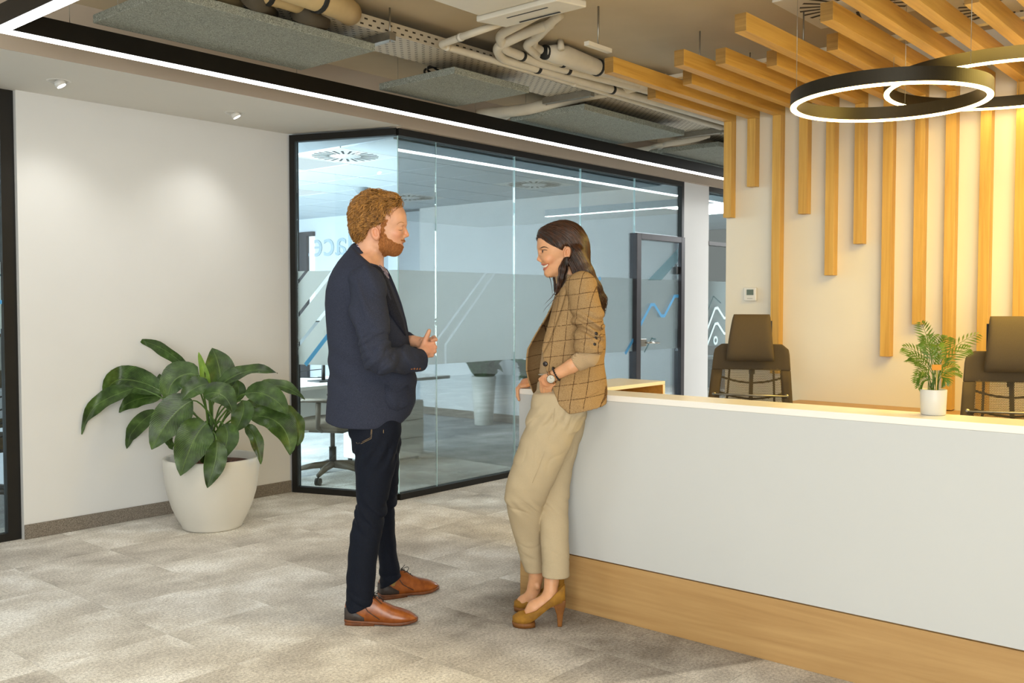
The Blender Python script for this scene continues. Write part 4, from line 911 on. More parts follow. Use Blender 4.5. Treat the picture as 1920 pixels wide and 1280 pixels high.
# narrow office beside the pillar
t = thing('side_desk', 'white desk in the narrow office beside the pillar', 'desk', (9.7, 6.0, -.002))
MB().box((-.8, -.35, .70), (.9, .35, .73)).build('desktop', MT['white'], t, bevel=.003); MB().box((-.78, -.33, .08), (-.2, .33, .6995)).build('drawer_unit', MT['white'], t, bevel=.003)
for x in (.5, .86): MB().box((x - .02, -.3, 0), (x + .02, .3, .6995)).build('leg', MT['white'], t)
for x in (-.7, -.3): MB().box((x - .03, -.3, 0), (x + .03, .3, .0795)).build('foot', MT['blackplastic'], t)
t = thing('waste_bin', 'small blue bin in the narrow office beside the desk', 'bin', (9.05, 5.35, -.002))
MB().lathe([(.001, .003), (.10, 0), (.13, .34), (.126, .34), (.097, .01), (.001, .008)], n=24).build('bucket', plain('blue_plastic', '#2f8fdb', .45), t); MB().lathe([(.126, .335), (.137, .34), (.137, .35), (.126, .352)], n=24).build('rim', plain('blue_plastic_rim', '#2a7cc0', .45), t)
# ================================================================== PEOPLE: distance-field sculpting
def smin(a, b, k): h = np.clip(.5 + .5 * (b - a) / k, 0, 1); return b * (1 - h) + a * h - k * h * (1 - h)
def smax(a, b, k): return -smin(-a, -b, k)
def ell(P, c, r, rot=None):
    q = P - np.asarray(c, np.float32)
    if rot is not None: q = q @ np.asarray(rot, np.float32)
    r = np.asarray(r, np.float32); k0 = np.sqrt(((q / r) ** 2).sum(1)); k1 = np.sqrt(((q / (r * r)) ** 2).sum(1)); return k0 * (k0 - 1) / np.maximum(k1, 1e-6)
def roty(a): c, s = math.cos(a), math.sin(a); return np.array([[c, 0, s], [0, 1, 0], [-s, 0, c]])
def cone(P, a, b, ra, rb):
    a = np.asarray(a, np.float32); ba = np.asarray(b, np.float32) - a; q = P - a
    h = np.clip((q @ ba) / (ba @ ba), 0, 1); return np.sqrt(((q - h[:, None] * ba) ** 2).sum(1)) - (ra + (rb - ra) * h)
def chain(P, pts, rad, k=.0):
    d = None
    for i in range(len(pts) - 1):
        e = cone(P, pts[i], pts[i+1], rad[i], rad[i+1]); d = e if d is None else (smin(d, e, k) if k else np.minimum(d, e))
    return d
def slices(P, tab, n=2.3, cap=.0):
    """stack of superellipses: rows (z, xc, rx, yc, ry), rising z"""
    tab = np.array(sorted(tab), np.float32); z = P[:, 2]
    xc, rx, yc, ry = [np.interp(z, tab[:, 0], tab[:, k]) for k in (1, 2, 3, 4)]
    q = (np.abs((P[:, 0] - xc) / rx) ** n + np.abs((P[:, 1] - yc) / ry) ** n) ** (1 / n)
    d = (q - 1) * np.minimum(rx, ry); return smax(smax(d, z - tab[-1, 0], .012), tab[0, 0] - z, .004)
def axis(lo, hi, step, fine=()):
    """grid coordinates with finer steps inside the (a, b, step) windows"""
    out = [lo]
    while out[-1] < hi:
        s = step
        for a, b, f in fine:
            if a - .01 <= out[-1] <= b: s = min(s, f)
        out.append(out[-1] + s)
    return np.array(out, np.float32)
def polygonise(f, xs, ys, zs, B=6):
    nx, ny, nz = len(xs), len(ys), len(zs); F = np.full((nx, ny, nz), 1.0, np.float32)
    def cuts(n): return list(range(0, n, B))
    bx, by, bz = cuts(nx), cuts(ny), cuts(nz)
    mid = lambda a, s: np.array([(a[i] + a[min(i + B, len(a)) - 1]) / 2 for i in s], np.float32); hal = lambda a, s: np.array([(a[min(i + B, len(a) - 1)] - a[i]) / 2 for i in s], np.float32)
    CX, CY, CZ_ = np.meshgrid(mid(xs, bx), mid(ys, by), mid(zs, bz), indexing='ij'); HX, HY, HZ = np.meshgrid(hal(xs, bx), hal(ys, by), hal(zs, bz), indexing='ij')
    d = f(np.stack([CX.ravel(), CY.ravel(), CZ_.ravel()], 1)).reshape(CX.shape); rad = np.sqrt(HX**2 + HY**2 + HZ**2)
    act = np.abs(d) < rad * 1.5 + .006
    for i, j, k in np.argwhere(~act & (d < 0)): F[bx[i]:bx[i]+B, by[j]:by[j]+B, bz[k]:bz[k]+B] = -1
    M = np.zeros(F.shape, bool)
    for i, j, k in np.argwhere(act): M[bx[i]:bx[i]+B, by[j]:by[j]+B, bz[k]:bz[k]+B] = True
    I = np.argwhere(M); vals = np.empty(len(I), np.float32)
    for s in range(0, len(I), 400000):
        q = I[s:s+400000]; vals[s:s+400000] = f(np.stack([xs[q[:, 0]], ys[q[:, 1]], zs[q[:, 2]]], 1))
    F[M] = vals
    S = F < 0; cnt = np.zeros((nx-1, ny-1, nz-1), np.uint8)
    off = [(a, b, c) for a in (0, 1) for b in (0, 1) for c in (0, 1)]
    for a, b, c in off: cnt += S[a:nx-1+a, b:ny-1+b, c:nz-1+c]
    cells = np.argwhere((cnt > 0) & (cnt < 8)); idm = np.full(cnt.shape, -1, np.int32); idm[tuple(cells.T)] = np.arange(len(cells))
    cv = {o: F[cells[:, 0]+o[0], cells[:, 1]+o[1], cells[:, 2]+o[2]] for o in off}
    acc = np.zeros((len(cells), 3), np.float32); n = np.zeros(len(cells), np.float32)
    for o in off:
        for ax in range(3):
            if o[ax]: continue
            p = list(o); p[ax] = 1; a, b = cv[o], cv[tuple(p)]; m = (a < 0) != (b < 0); t = np.where(m, a / np.where(m, a - b, 1), 0)
            for k in range(3): acc[:, k] += np.where(m, (t if k == ax else o[k]), 0)
            n += m
    acc /= n[:, None]; V = np.empty_like(acc)
    for k, g in enumerate((xs, ys, zs)): i = cells[:, k]; V[:, k] = g[i] + (g[i+1] - g[i]) * acc[:, k]
    Q = []
    for ax in range(3):
        sl0 = [slice(None)] * 3; sl1 = [slice(None)] * 3; sl0[ax] = slice(0, -1); sl1[ax] = slice(1, None)
        A, Bb = S[tuple(sl0)], S[tuple(sl1)]; u, v = [(1, 2), (2, 0), (0, 1)][ax]
        E = np.argwhere(A != Bb); E = E[(E[:, u] > 0) & (E[:, v] > 0) & (E[:, u] < F.shape[u]-1) & (E[:, v] < F.shape[v]-1)]
        def g(du, dv_): q = E.copy(); q[:, u] -= du; q[:, v] -= dv_; return idm[tuple(q.T)]
        q = np.stack([g(1, 1), g(0, 1), g(0, 0), g(1, 0)], 1); ins = A[tuple(E.T)]; q[~ins] = q[~ins][:, ::-1]; Q.append(q)
    Q = np.concatenate(Q); Q = Q[(Q >= 0).all(1)]; return V, Q
def smooth_mesh(V, Q, it=1, lam=.5):
    for _ in range(it):
        acc = np.zeros_like(V); n = np.zeros(len(V), np.float32)
        for k in range(4):
            a, b = Q[:, k], Q[:, (k+1) % 4]; np.add.at(acc, a, V[b]); np.add.at(n, a, 1); np.add.at(acc, b, V[a]); np.add.at(n, b, 1)
        V = V + lam * (acc / np.maximum(n, 1)[:, None] - V)
    return V
def mesh_np(name, V, Q, mat, parent, tint=None):
    me = bpy.data.meshes.new(name); me.vertices.add(len(V)); me.vertices.foreach_set('co', np.ascontiguousarray(V, np.float32).ravel())
    k = Q.shape[1]; me.loops.add(Q.size); me.loops.foreach_set('vertex_index', np.ascontiguousarray(Q, np.int32).ravel()); me.polygons.add(len(Q))
    me.polygons.foreach_set('loop_start', np.arange(0, Q.size, k, dtype=np.int32)); me.polygons.foreach_set('use_smooth', np.ones(len(Q), bool)); me.update(calc_edges=True); me.validate()
    if tint is not None:
        a = me.color_attributes.new('tint', 'FLOAT_COLOR', 'POINT'); a.data.foreach_set('color', np.ascontiguousarray(tint, np.float32).ravel())
    return link(name, me, mat, parent)
def sculpt(name, f, lo, hi, step, mat, parent, sm=1, **kw):
    V, Q = polygonise(f, axis(lo[0], hi[0], step), axis(lo[1], hi[1], step), axis(lo[2], hi[2], step)); V = smooth_mesh(V, Q, sm); return mesh_np(name, V, Q, mat, parent, **kw)
def grad(f, P, e=.0015):
    G = np.stack([f(P + np.eye(3, dtype=np.float32)[k] * e) - f(P - np.eye(3, dtype=np.float32)[k] * e) for k in range(3)], 1); return G / np.maximum(np.linalg.norm(G, axis=1), 1e-6)[:, None]
def trace(f, P, flow, steps, ds, offs):
    """streamlines hugging the surface of f at distance offs, all strands at once"""
    P = P.astype(np.float32); out = [P.copy()]
    for i in range(steps):
        N = grad(f, P); D = flow(P, N, i); D = D - N * (D * N).sum(1)[:, None]; D = D / np.maximum(np.linalg.norm(D, axis=1), 1e-5)[:, None]
        P = P + D * ds; N = grad(f, P); P = P - N * np.clip(f(P) - offs, -.006, .006)[:, None]; out.append(P.copy())
    return np.stack(out, 1)
def tubes_mesh(name, S, rad, mat, parent, n=4, flat=1.0, nrm=None):
    """S: strands (m, k, 3); rad: (m, k)"""
    m, k, _ = S.shape; T = np.gradient(S, axis=1); T /= np.maximum(np.linalg.norm(T, axis=2), 1e-6)[..., None]
    ref = np.array([.3, 1.0, .2]) if nrm is None else nrm; U = np.cross(T, ref); U /= np.maximum(np.linalg.norm(U, axis=2), 1e-5)[..., None]; W = np.cross(T, U)
    R = []
    for q in range(n): a = 2 * math.pi * q / n; R.append(S + (U * math.cos(a) + W * math.sin(a) * flat) * rad[..., None])
    V = np.stack(R, 2).reshape(-1, 3); base = (np.arange(m)[:, None, None] * k + np.arange(k - 1)[None, :, None]) * n; q = np.arange(n)[None, None, :]
    Q = np.stack([base + q, base + (q + 1) % n, base + n + (q + 1) % n, base + n + q], -1).reshape(-1, 4); return mesh_np(name, V, Q, mat, parent)
# ------------------------------------------------------------------ cloth, skin, hair materials
def skinmat(name, base, lip, rough=.46):
    t = NT(name); at = t.n('ShaderNodeAttribute', attribute_name='tint'); sp = t.n('ShaderNodeSeparateColor'); t.L.new(at.outputs['Color'], sp.inputs[0])
    v = t.coord(); c = t.ramp(t.noise(v, 26, 4, .6), [(.3, tuple(x * .90 for x in base[:3]) + (1,)), (.7, tuple(min(1, x * 1.06) for x in base[:3]) + (1,))])
    c = t.mix(sp.outputs[0], c, lip); c = t.mix(t.math('MULTIPLY', sp.outputs[1], .45), c, tuple(np.array(base[:3]) * np.array([1.0, .62, .55])) + (1,))
    t.bump(t.noise(v, 420, 2), .06, .002)
    t.set(c, rough, Subsurface_Weight=.12); t.b.inputs['Subsurface Radius'].default_value = (.012, .004, .002); t.b.inputs['Subsurface Scale'].default_value = .6; return t.m
MT['skin_m'] = skinmat('skin_fair', lin('#d8a281'), lin('#b5655a')); MT['skin_w'] = skinmat('skin_warm', lin('#d49d74'), lin('#b4564b'))
def hairmat(name, dark, light, rough=.4):
    t = NT(name); v = t.coord(); a = t.noise(v, 150 if 'beard' in name else 60, 3, .6); oi = t.noise(t.coord('Object', (160, 160, 30)), 1.0, 2)
    return t.set(t.ramp(t.math('ADD', t.math('MULTIPLY', a, .6), t.math('MULTIPLY', oi, .4)), [(.35, dark), (.62, light)]), rough)
MT['hair_m'] = hairmat('auburn_curls', lin('#5f3a14'), lin('#c08a44')); MT['hair_cap_m'] = hairmat('auburn_hair_base', lin('#452a10'), lin('#74501f'), .7)
MT['beard'] = hairmat('ginger_beard', lin('#8f5527'), lin('#bf7d41'), .7)
MT['hair_w'] = hairmat('dark_brown_hair', lin('#1a0f08'), lin('#4a2a16'), .32); MT['hair_cap_w'] = hairmat('dark_brown_hair_base', lin('#140c07'), lin('#2b180d'), .5)
def weave(name, a, b, sc=420, rough=.9, bump=.25, blotch=None):
    t = NT(name); v = t.coord(); n1 = t.noise(v, sc, 2, .7); n2 = t.noise(v, 7, 2)
    c = t.ramp(n1, [(.36, a), (.64, b)])
    c = t.mix(t.math('MULTIPLY', n2, .25), c, a); t.bump(n1, bump, .0015); return t.set(c, rough, Specular_IOR_Level=.2)
MT['navy'] = weave('navy_wool', lin('#232633'), lin('#3c4152'), 620); MT['navy_dark'] = weave('navy_wool_facing', lin('#141620'), lin('#2b2e3c'), 330)
MT['denim'] = weave('dark_denim', lin('#070a13'), lin('#141b2b'), 500, .8); MT['denim_fade'] = weave('denim_seam', lin('#8f7a5c'), lin('#b09a78'), 500, .8)
MT['chino'] = weave('beige_chino', lin('#ad9c7f'), lin('#bfae90'), 1300, .85, .08); MT['knit'] = None
def knit():
    t = NT('ribbed_beige_knit'); tc = t.n('ShaderNodeTexCoord'); sp = t.n('ShaderNodeSeparateXYZ'); t.L.new(tc.outputs['Object'], sp.inputs[0])
    ph = t.math('MULTIPLY', t.math('ADD', t.math('MULTIPLY', sp.outputs[2], -.88), t.math('ADD', t.math('MULTIPLY', sp.outputs[0], .47), t.math('MULTIPLY', sp.outputs[1], .6))), 1700.0); h = t.math('SINE', ph)
    t.bump(h, .5, .002); return t.set(t.ramp(t.math('ADD', t.math('MULTIPLY', h, .5), .5), [(0, lin('#a78a66')), (1, lin('#c6ab86'))]), .9)
MT['knit'] = knit()
def tweed():
    t = NT('checked_tan_tweed'); tc = t.n('ShaderNodeTexCoord'); v = tc.outputs['Object']; sp = t.n('ShaderNodeSeparateXYZ'); wob = t.n('ShaderNodeVectorMath', operation='ADD')
    nz = t.n('ShaderNodeTexNoise'); t.L.new(v, nz.inputs['Vector']); nz.inputs['Scale'].default_value = 9; nz.inputs['Detail'].default_value = 1
    sb = t.n('ShaderNodeVectorMath', operation='MULTIPLY_ADD'); t.L.new(nz.outputs['Color'], sb.inputs[0]); sb.inputs[1].default_value = (.008, .008, .008); t.L.new(v, sb.inputs[2]); t.L.new(sb.outputs[0], sp.inputs[0])
    n1 = t.noise(v, 780, 2, .8); c = t.ramp(n1, [(.34, lin('#6d5137')), (.52, lin('#9f8159')), (.68, lin('#c4aa80'))])
    def line(val, per, w_): f = t.math('FRACT', t.math('MULTIPLY', val, 1 / per)); return t.math('LESS_THAN', t.math('ABSOLUTE', t.math('SUBTRACT', f, .5)), w_)
    xy = t.math('ADD', t.math('SUBTRACT', sp.outputs[0], t.math('MULTIPLY', sp.outputs[1], .35)), t.math('MULTIPLY', sp.outputs[2], -.10))
    zz = t.math('ADD', sp.outputs[2], t.math('MULTIPLY', sp.outputs[0], -.12))
    m = t.math('MAXIMUM', line(xy, .056, .026), line(zz, .062, .022)); brk = t.math('GREATER_THAN', t.noise(v, 260, 1), .40)
    c = t.mix(t.math('MULTIPLY', t.math('MULTIPLY', m, brk), .85), c, lin('#3a2014')); t.bump(n1, .3, .002); return t.set(c, .95, Specular_IOR_Level=.15)
MT['tweed'] = tweed()
def leather(name, a, b, rough):
    t = NT(name); v = t.coord(); n = t.noise(v, 24, 4, .6); t.bump(t.noise(v, 300, 2), .05, .001); return t.set(t.ramp(n, [(.3, a), (.7, b)]), rough)
MT['tan'] = leather('tan_leather', lin('#7c3f17'), lin('#a85f28'), .28); MT['dark_leather'] = leather('dark_heel_leather', lin('#2c2523'), lin('#473c37'), .5); MT['sole'] = leather('stacked_sole', lin('#5a2f18'), lin('#87502b'), .5)
MT['suede'] = leather('mustard_suede', lin('#7d5512'), lin('#a2721c'), .8); MT['suede_dark'] = leather('brown_platform', lin('#6a3f14'), lin('#8a551c'), .6)
def stripes():
    t = NT('striped_shirt'); tc = t.n('ShaderNodeTexCoord'); sp = t.n('ShaderNodeSeparateXYZ'); t.L.new(tc.outputs['Object'], sp.inputs[0])
    f = t.math('FRACT', t.math('MULTIPLY', t.math('ADD', t.math('MULTIPLY', sp.outputs[0], .8), t.math('ADD', t.math('MULTIPLY', sp.outputs[1], .6), t.math('MULTIPLY', sp.outputs[2], .55))), 1 / .0085))
    return t.set(t.mix(t.math('LESS_THAN', f, .28), lin('#4a3d68'), lin('#d9d2de')), .8)
MT['stripe'] = stripes()
MT['teeth'] = plain('teeth', '#efe6d8', .25, var=.01); MT['eye_white'] = plain('eye_white', '#d9d2c8', .2, var=.01); MT['iris'] = plain('dark_iris', '#1c0f08', .15, var=.05); MT['brow_w'] = plain('dark_brow', '#20120b', .8); MT['brow_m'] = plain('sandy_brow', '#ad7a4c', .8); MT['lash_m'] = plain('sandy_lash', '#5e3a20', .7); MT['lash'] = plain('lash', '#160d08', .6)
MT['gold'] = plain('rose_gold', '#c99a72', .25, .9); MT['dial'] = plain('pearl_dial', '#c9c6bc', .35); MT['button'] = plain('dark_button', '#1c110d', .35); MT['bead'] = plain('black_bead', '#120e0d', .25)
MT['belt'] = plain('pale_snake_belt', '#c9c2b2', .5, var=.35, scale=70)
class Person:
    def __init__(s, px, D, label):
        p = atD(px, 900, D); s.P0 = np.array([p[0], p[1], 0.0]); s.F = np.array([FWD[0], FWD[1], 0]); s.F /= np.linalg.norm(s.F)
        s.loc = s.P0; s.rz = AZ - math.pi / 2; s.label = label
    def __call__(s, px, py, y=0.0):
        """point of the picture's profile on the person's own plane y (y grows away from the camera)"""
        d = ray(px, py); t = (y - (EYE - s.P0) @ s.F) / (d @ s.F); q = EYE + d * t - s.P0; return np.array([q @ RGT, q @ s.F, q[2]])
    def rows(s, tab):
        """(py, px_back, px_front, y centre, half width) -> slice rows"""
        out = []
        for py, a, b, yc, ry in tab: A, B_ = s(a, py, yc), s(b, py, yc); out.append((A[2], (A[0] + B_[0]) / 2, abs(B_[0] - A[0]) / 2, yc, ry))
        return out
    def root(s, me_obj): me_obj.location = tuple(s.loc); me_obj.rotation_euler = (0, 0, s.rz)
def folds(P, k, d, amp, z0, z1, wob=3.0):
    """soft cloth creases along direction d between heights z0 and z1"""
    z = P[:, 2]; m = np.clip((z - z0) / .05, 0, 1) * np.clip((z1 - z) / .05, 0, 1); ph = P @ np.asarray(d, np.float32) * k
    return amp * m * np.sin(ph + wob * np.sin(P[:, 0] * 23 + P[:, 1] * 17) + .8 * np.sin(z * 41))
def crease(P, z0, w_, kz, kx, amp, ky=0.0, wob=1.5):
    """narrow inward cloth creases around height z0"""
    z = P[:, 2]; s = np.sin((z - z0) * kz + P[:, 0] * kx + P[:, 1] * ky + wob * np.sin(P[:, 0] * 31 + z * 17)); return amp * np.exp(-((z - z0) / w_) ** 2) * (1 - np.abs(s)) ** 3
def loft(mb, secs, closed=True, caps=True):
    n = len(secs[0]); vs = [p for s in secs for p in s]; fs = [(i*n+k, i*n+(k+1)%n, (i+1)*n+(k+1)%n, (i+1)*n+k) for i in range(len(secs)-1) for k in range(n if closed else n-1)]
    if caps: fs += [tuple(range(n))[::-1], tuple(range((len(secs)-1)*n, len(secs)*n))]
    return mb.add(vs, fs, True)
def finger(P, pts, r0, r1): return chain(P, pts, list(np.linspace(r0, r1, len(pts))), .004)
# ================================================================== THE MAN
M = Person(700, 4.20, 'man')
m = M
def head_m(P):
    d = ell(P, m(714, 409), (.103, .078, .099)); d = smin(d, ell(P, m(731, 441), (.064, .060, .080)), .03); d = smin(d, ell(P, m(747, 411), (.029, .052, .045)), .03)
    d = smin(d, ell(P, m(740.5, 465), (.026, .030, .026)), .02)
    for s in (-1, 1):
        d = smin(d, cone(P, m(712, 460, s * .048), m(739, 468, s * .018), .020, .017), .022); d = smin(d, ell(P, m(744, 437, s * .043), (.018, .014, .016)), .02)
    d = smin(d, chain(P, [m(753, 421, -.036), m(757.5, 419.5, -.012), m(757.5, 419.5, .012), m(753, 421, .036)], [.007, .008, .008, .007]), .016)
    for s in (-1, 1): d = smax(d, -ell(P, m(760, 427.5, s * .032), (.020, .018, .0115)), .009)
    d = smin(d, chain(P, [m(755.8, 422), m(760.0, 431), m(763.0, 440.5)], [.0062, .0076, .0098]), .0055)
    for s in (-1, 1):
        d = smin(d, ell(P, m(758.2, 443, s * .0105), (.0105, .008, .0075)), .006); d = smax(d, -ell(P, m(760, 446.2, s * .0075), (.006, .0036, .003)), .003)
        q = ell(P, m(750.0, 428.8, s * .031), (.0128, .0145, .0120)); q = smax(q, -ell(P, m(755.2, 431.6, s * .033), (.006, .0125, .0011)), .001); d = smin(d, q, .0025)
    d = smin(d, ell(P, m(753.6, 453.4), (.0100, .023, .0058)), .006); d = smin(d, ell(P, m(752.0, 459.8), (.0095, .019, .0060)), .006); d = smax(d, -ell(P, m(757.2, 456.4), (.012, .025, .0018)), .002)
    d = smin(d, chain(P, [m(694, 452), m(692, 480), m(688, 512)], [.056, .058, .066], .02), .03)
    for s in (-1, 1):
        e = m(703.5, 437, s * .0775); R_ = roty(-.22); q = ell(P, e, (.0185, .0085, .031), R_); q = smax(q, -ell(P, e + np.array([.002, s * .0085, .003]), (.0115, .0095, .020), R_), .0025); q = smin(q, ell(P, e + np.array([.010, s * .0, -.001]), (.005, .005, .007)), .004); d = smin(d, q, .005)
    return d
def hands_m(P):
    # right hand (near), thumb up
    d = chain(P, [m(770, 676, -.10), m(788, 663, -.062), m(797, 657, -.046)], [.030, .0255, .024])
    d = smin(d, ell(P, m(801, 655, -.038), (.030, .015, .031), roty(.25)), .012)
    for q, (y0, x0) in enumerate(((643.5, 812), (650.5, 815), (658, 814), (665, 809))):
        A = m(x0 - 9, y0 + 2, -.040); Bk = m(x0 + .5, y0, -.032); C_ = m(x0 + 1, y0 + 1, -.002); T_ = m(x0 - 9, y0 + 2, .006)
        d = smin(d, finger(P, [A, Bk, C_, T_], .0098, .0078), .005)
    d = smin(d, finger(P, [m(793, 651, -.042), m(797, 638, -.036), m(801.5, 628, -.030), m(804.8, 620, -.026)], .0125, .0088), .008)
    # left hand, behind it
    e = chain(P, [m(755, 642, .10), m(775, 639, .052), m(786, 641, .040)], [.030, .025, .0235]); e = smin(e, ell(P, m(796, 646, .038), (.032, .014, .030)), .012)
    for q, (y0, x0) in enumerate(((634.5, 816), (645, 813), (653, 812), (661, 808))):
        e = smin(e, finger(P, [m(x0 - 12, y0 + 3, .040), m(x0 - 2, y0 - 2, .034), m(x0 + 1, y0 + 2, .018 if q else .004), m(x0 - 6, y0 + 4, .014 if q else -.008)], .0096, .0076), .005)
    e = smin(e, finger(P, [m(785, 645, .028), m(792, 637, .012), m(799, 633, .004)], .011, .0085), .008)
    return np.minimum(d, e)
JM = M.rows([(797, 613, 757, 0, .190), (785, 613, 768, 0, .192), (755, 614, 778, 0, .190), (715, 616, 779, 0, .180), (680, 617, 774, 0, .174), (640, 616, 766, 0, .178), (600, 614, 760, 0, .190), (570, 613, 752, 0, .198), (545, 615, 743, 0, .203), (520, 621, 733, 0, .200), (505, 627, 727, 0, .180), (490, 635, 722, 0, .145), (478, 644, 716, 0, .112), (468, 653, 712, 0, .090), (460, 660, 708, 0, .078)])
NB, NF = M(664, 461), M(731, 517); nn = np.array([-(NF - NB)[2], 0, (NF - NB)[0]]); nn = (nn / np.linalg.norm(nn)).astype(np.float32)
def neckplane(P, off=0.0): return (P - NB.astype(np.float32)) @ nn - off
ARM_R = [M(688, 530, -.178), M(693, 585, -.240), M(704, 660, -.305), M(711, 673, -.305), M(765, 674, -.150), M(786, 673, -.078)]
ARM_L = [M(690, 528, .172), M(700, 590, .240), M(712, 655, .290), M(745, 650, .190), M(769, 642, .085)]
def body_m(P):
    d = head_m(P); tor = slices(P, [(z, xc, rx * .80, yc, ry * .84) for z, xc, rx, yc, ry in JM[3:-2]], 2.2); d = smin(d, tor, .03)
    d = np.minimum(d, chain(P, ARM_R[:1] + ARM_R[1:2] + ARM_R[3:4] + [M(770, 676, -.10)], [.055, .048, .040, .030])); d = np.minimum(d, chain(P, ARM_L[:3] + [M(755, 642, .10)], [.055, .048, .040, .030]))
    d = smin(d, hands_m(P), .008)
    for pts, rr in (([M(700, 800, -.09), M(698, 930, -.11), M(676, 1110, -.14), M(673, 1160, -.143)], [.070, .044, .028, .026]), ([M(704, 800, .09), M(720, 940, .128), M(730, 1070, .205), M(731, 1115, .222)], [.066, .036, .026, .026])): d = smin(d, chain(P, pts, rr, .02), .03)
    return d
hz0, hz1 = M(700, 520)[2], 1.90; gz0, gz1 = M(800, 690, 0)[2], M(800, 610, 0)[2]
xs = axis(-.24, .34, .0024); ys = axis(-.37, .37, .008, [(-.115, .115, .0024)]); zs = axis(.03, 1.90, .012, [(hz0, hz1, .0024), (gz0, gz1, .0024)])
V, Q = polygonise(body_m, xs, ys, zs); V = smooth_mesh(V, Q, 1, .4)
tint = np.zeros((len(V), 4), np.float32); tint[:, 3] = 1
for c, r in ((m(755.5, 456.5), (.007, .020, .0085)),): tint[:, 0] = np.maximum(tint[:, 0], np.clip(1.6 - 1.4 * np.sqrt((((V - c) / np.array(r)) ** 2).sum(1)), 0, .8))
for c, r in ((m(703, 437, -.08), .04), (m(703, 437, .08), .04), (m(762, 440), .02), (m(745, 440, -.05), .03), (m(805, 650, -.03), .05)): tint[:, 1] = np.maximum(tint[:, 1], np.clip(1.2 - np.linalg.norm(V - c, axis=1) / r, 0, .75))
man = mesh_np('person', V, Q, MT['skin_m'], None, tint); M.root(man)
tag(man, 'bearded person with curly auburn hair in navy jacket and dark jeans, standing with hands clasped', 'person', 'people')
# hair
HL = np.array(sorted([(M(0, y)[2], M(x, y)[0]) for y, x in ((352, 762), (372, 757), (386, 753), (398, 741), (410, 733), (420, 728), (430, 724), (438, 721))]))
BL = np.array(sorted([(M(0, y)[2], M(x, y)[0]) for y, x in ((352, 770), (424, 760), (426, 699), (440, 692), (450, 688), (458, 672))]))
def cap_m(P):
    d = ell(P, m(704, 404), (.106, .0865, .1015)); d = smin(d, ell(P, m(683, 430), (.050, .066, .055)), .02); d = smin(d, ell(P, m(738, 382), (.040, .058, .034)), .02)
    f = smax(d, (P[:, 0] - np.interp(P[:, 2], HL[:, 0], HL[:, 1])) * .8, .008); side = (P[:, 0] - np.interp(P[:, 2], BL[:, 0], BL[:, 1])) * .8
    burn = ell(P, m(724, 428, 0), (.010, .0775, .024)); g = smax(f, side, .006); return np.minimum(g, smax(smax(d, burn, .004), -.0, .001) if False else g)
V, Q = polygonise(cap_m, axis(-.16, .17, .004), axis(-.11, .11, .004), axis(1.55, 1.90, .004)); V = smooth_mesh(V, Q, 1)
hair = mesh_np('hair', V, Q, MT['hair_cap_m'], man)
rg = np.random.default_rng(5); N = grad(cap_m, V); skull = -head_m(V + N * 0); pick = rg.choice(np.where((head_m(V) > .003))[0], 2300); S0 = V[pick]
cen = m(708, 395)
def flow_m(P, N, i):
    r = P - cen; top = np.clip((r[:, 2] - .02) / .06, 0, 1)[:, None]; dn = np.array([[-.55, 0, -1.0]]); bk = np.array([[-1.0, 0, -.15]]) + np.stack([np.zeros(len(P)), .9 * np.sign(P[:, 1]), np.zeros(len(P))], 1) * .5
    sw = np.stack([np.sin(P[:, 2] * 60 + P[:, 1] * 40), np.zeros(len(P)), np.cos(P[:, 0] * 60)], 1) * .55
    return bk * top + dn * (1 - top) + sw
k = 16; S = trace(cap_m, S0, flow_m, k - 1, .0040, .004); Nn = grad(cap_m, S.reshape(-1, 3)).reshape(S.shape); T = np.gradient(S, axis=1); T /= np.linalg.norm(T, axis=2)[..., None] + 1e-6; Bn = np.cross(T, Nn)
u = np.linspace(0, 1, k)[None, :]; ph = rg.uniform(0, 6.28, (len(S), 1)); fr_ = rg.uniform(1.2, 2.6, (len(S), 1)); am = rg.uniform(.0025, .0065, (len(S), 1)) * np.minimum(1, u * 3); lift = rg.uniform(0, .010, (len(S), 1)) * np.sin(u * 2.6)
S = S + Bn * (am * np.sin(ph + fr_ * 6.28 * u))[..., None] + Nn * (am * .7 * (1 + np.cos(ph + fr_ * 6.28 * u)) * .8 + lift)[..., None]
ok = ~((S[:, -1, 0] > np.interp(S[:, -1, 2], HL[:, 0], HL[:, 1]) + .009) & (S[:, -1, 2] < M(0, 384)[2])) & ~((S[:, 8, 0] > np.interp(S[:, 8, 2], HL[:, 0], HL[:, 1]) + .009) & (S[:, 8, 2] < M(0, 384)[2])); S = S[ok]
R = rg.uniform(.0009, .0022, (len(S), 1)) * (1 - .75 * u ** 2); tubes_mesh('curls', S, R, MT['hair_m'], hair, 4)
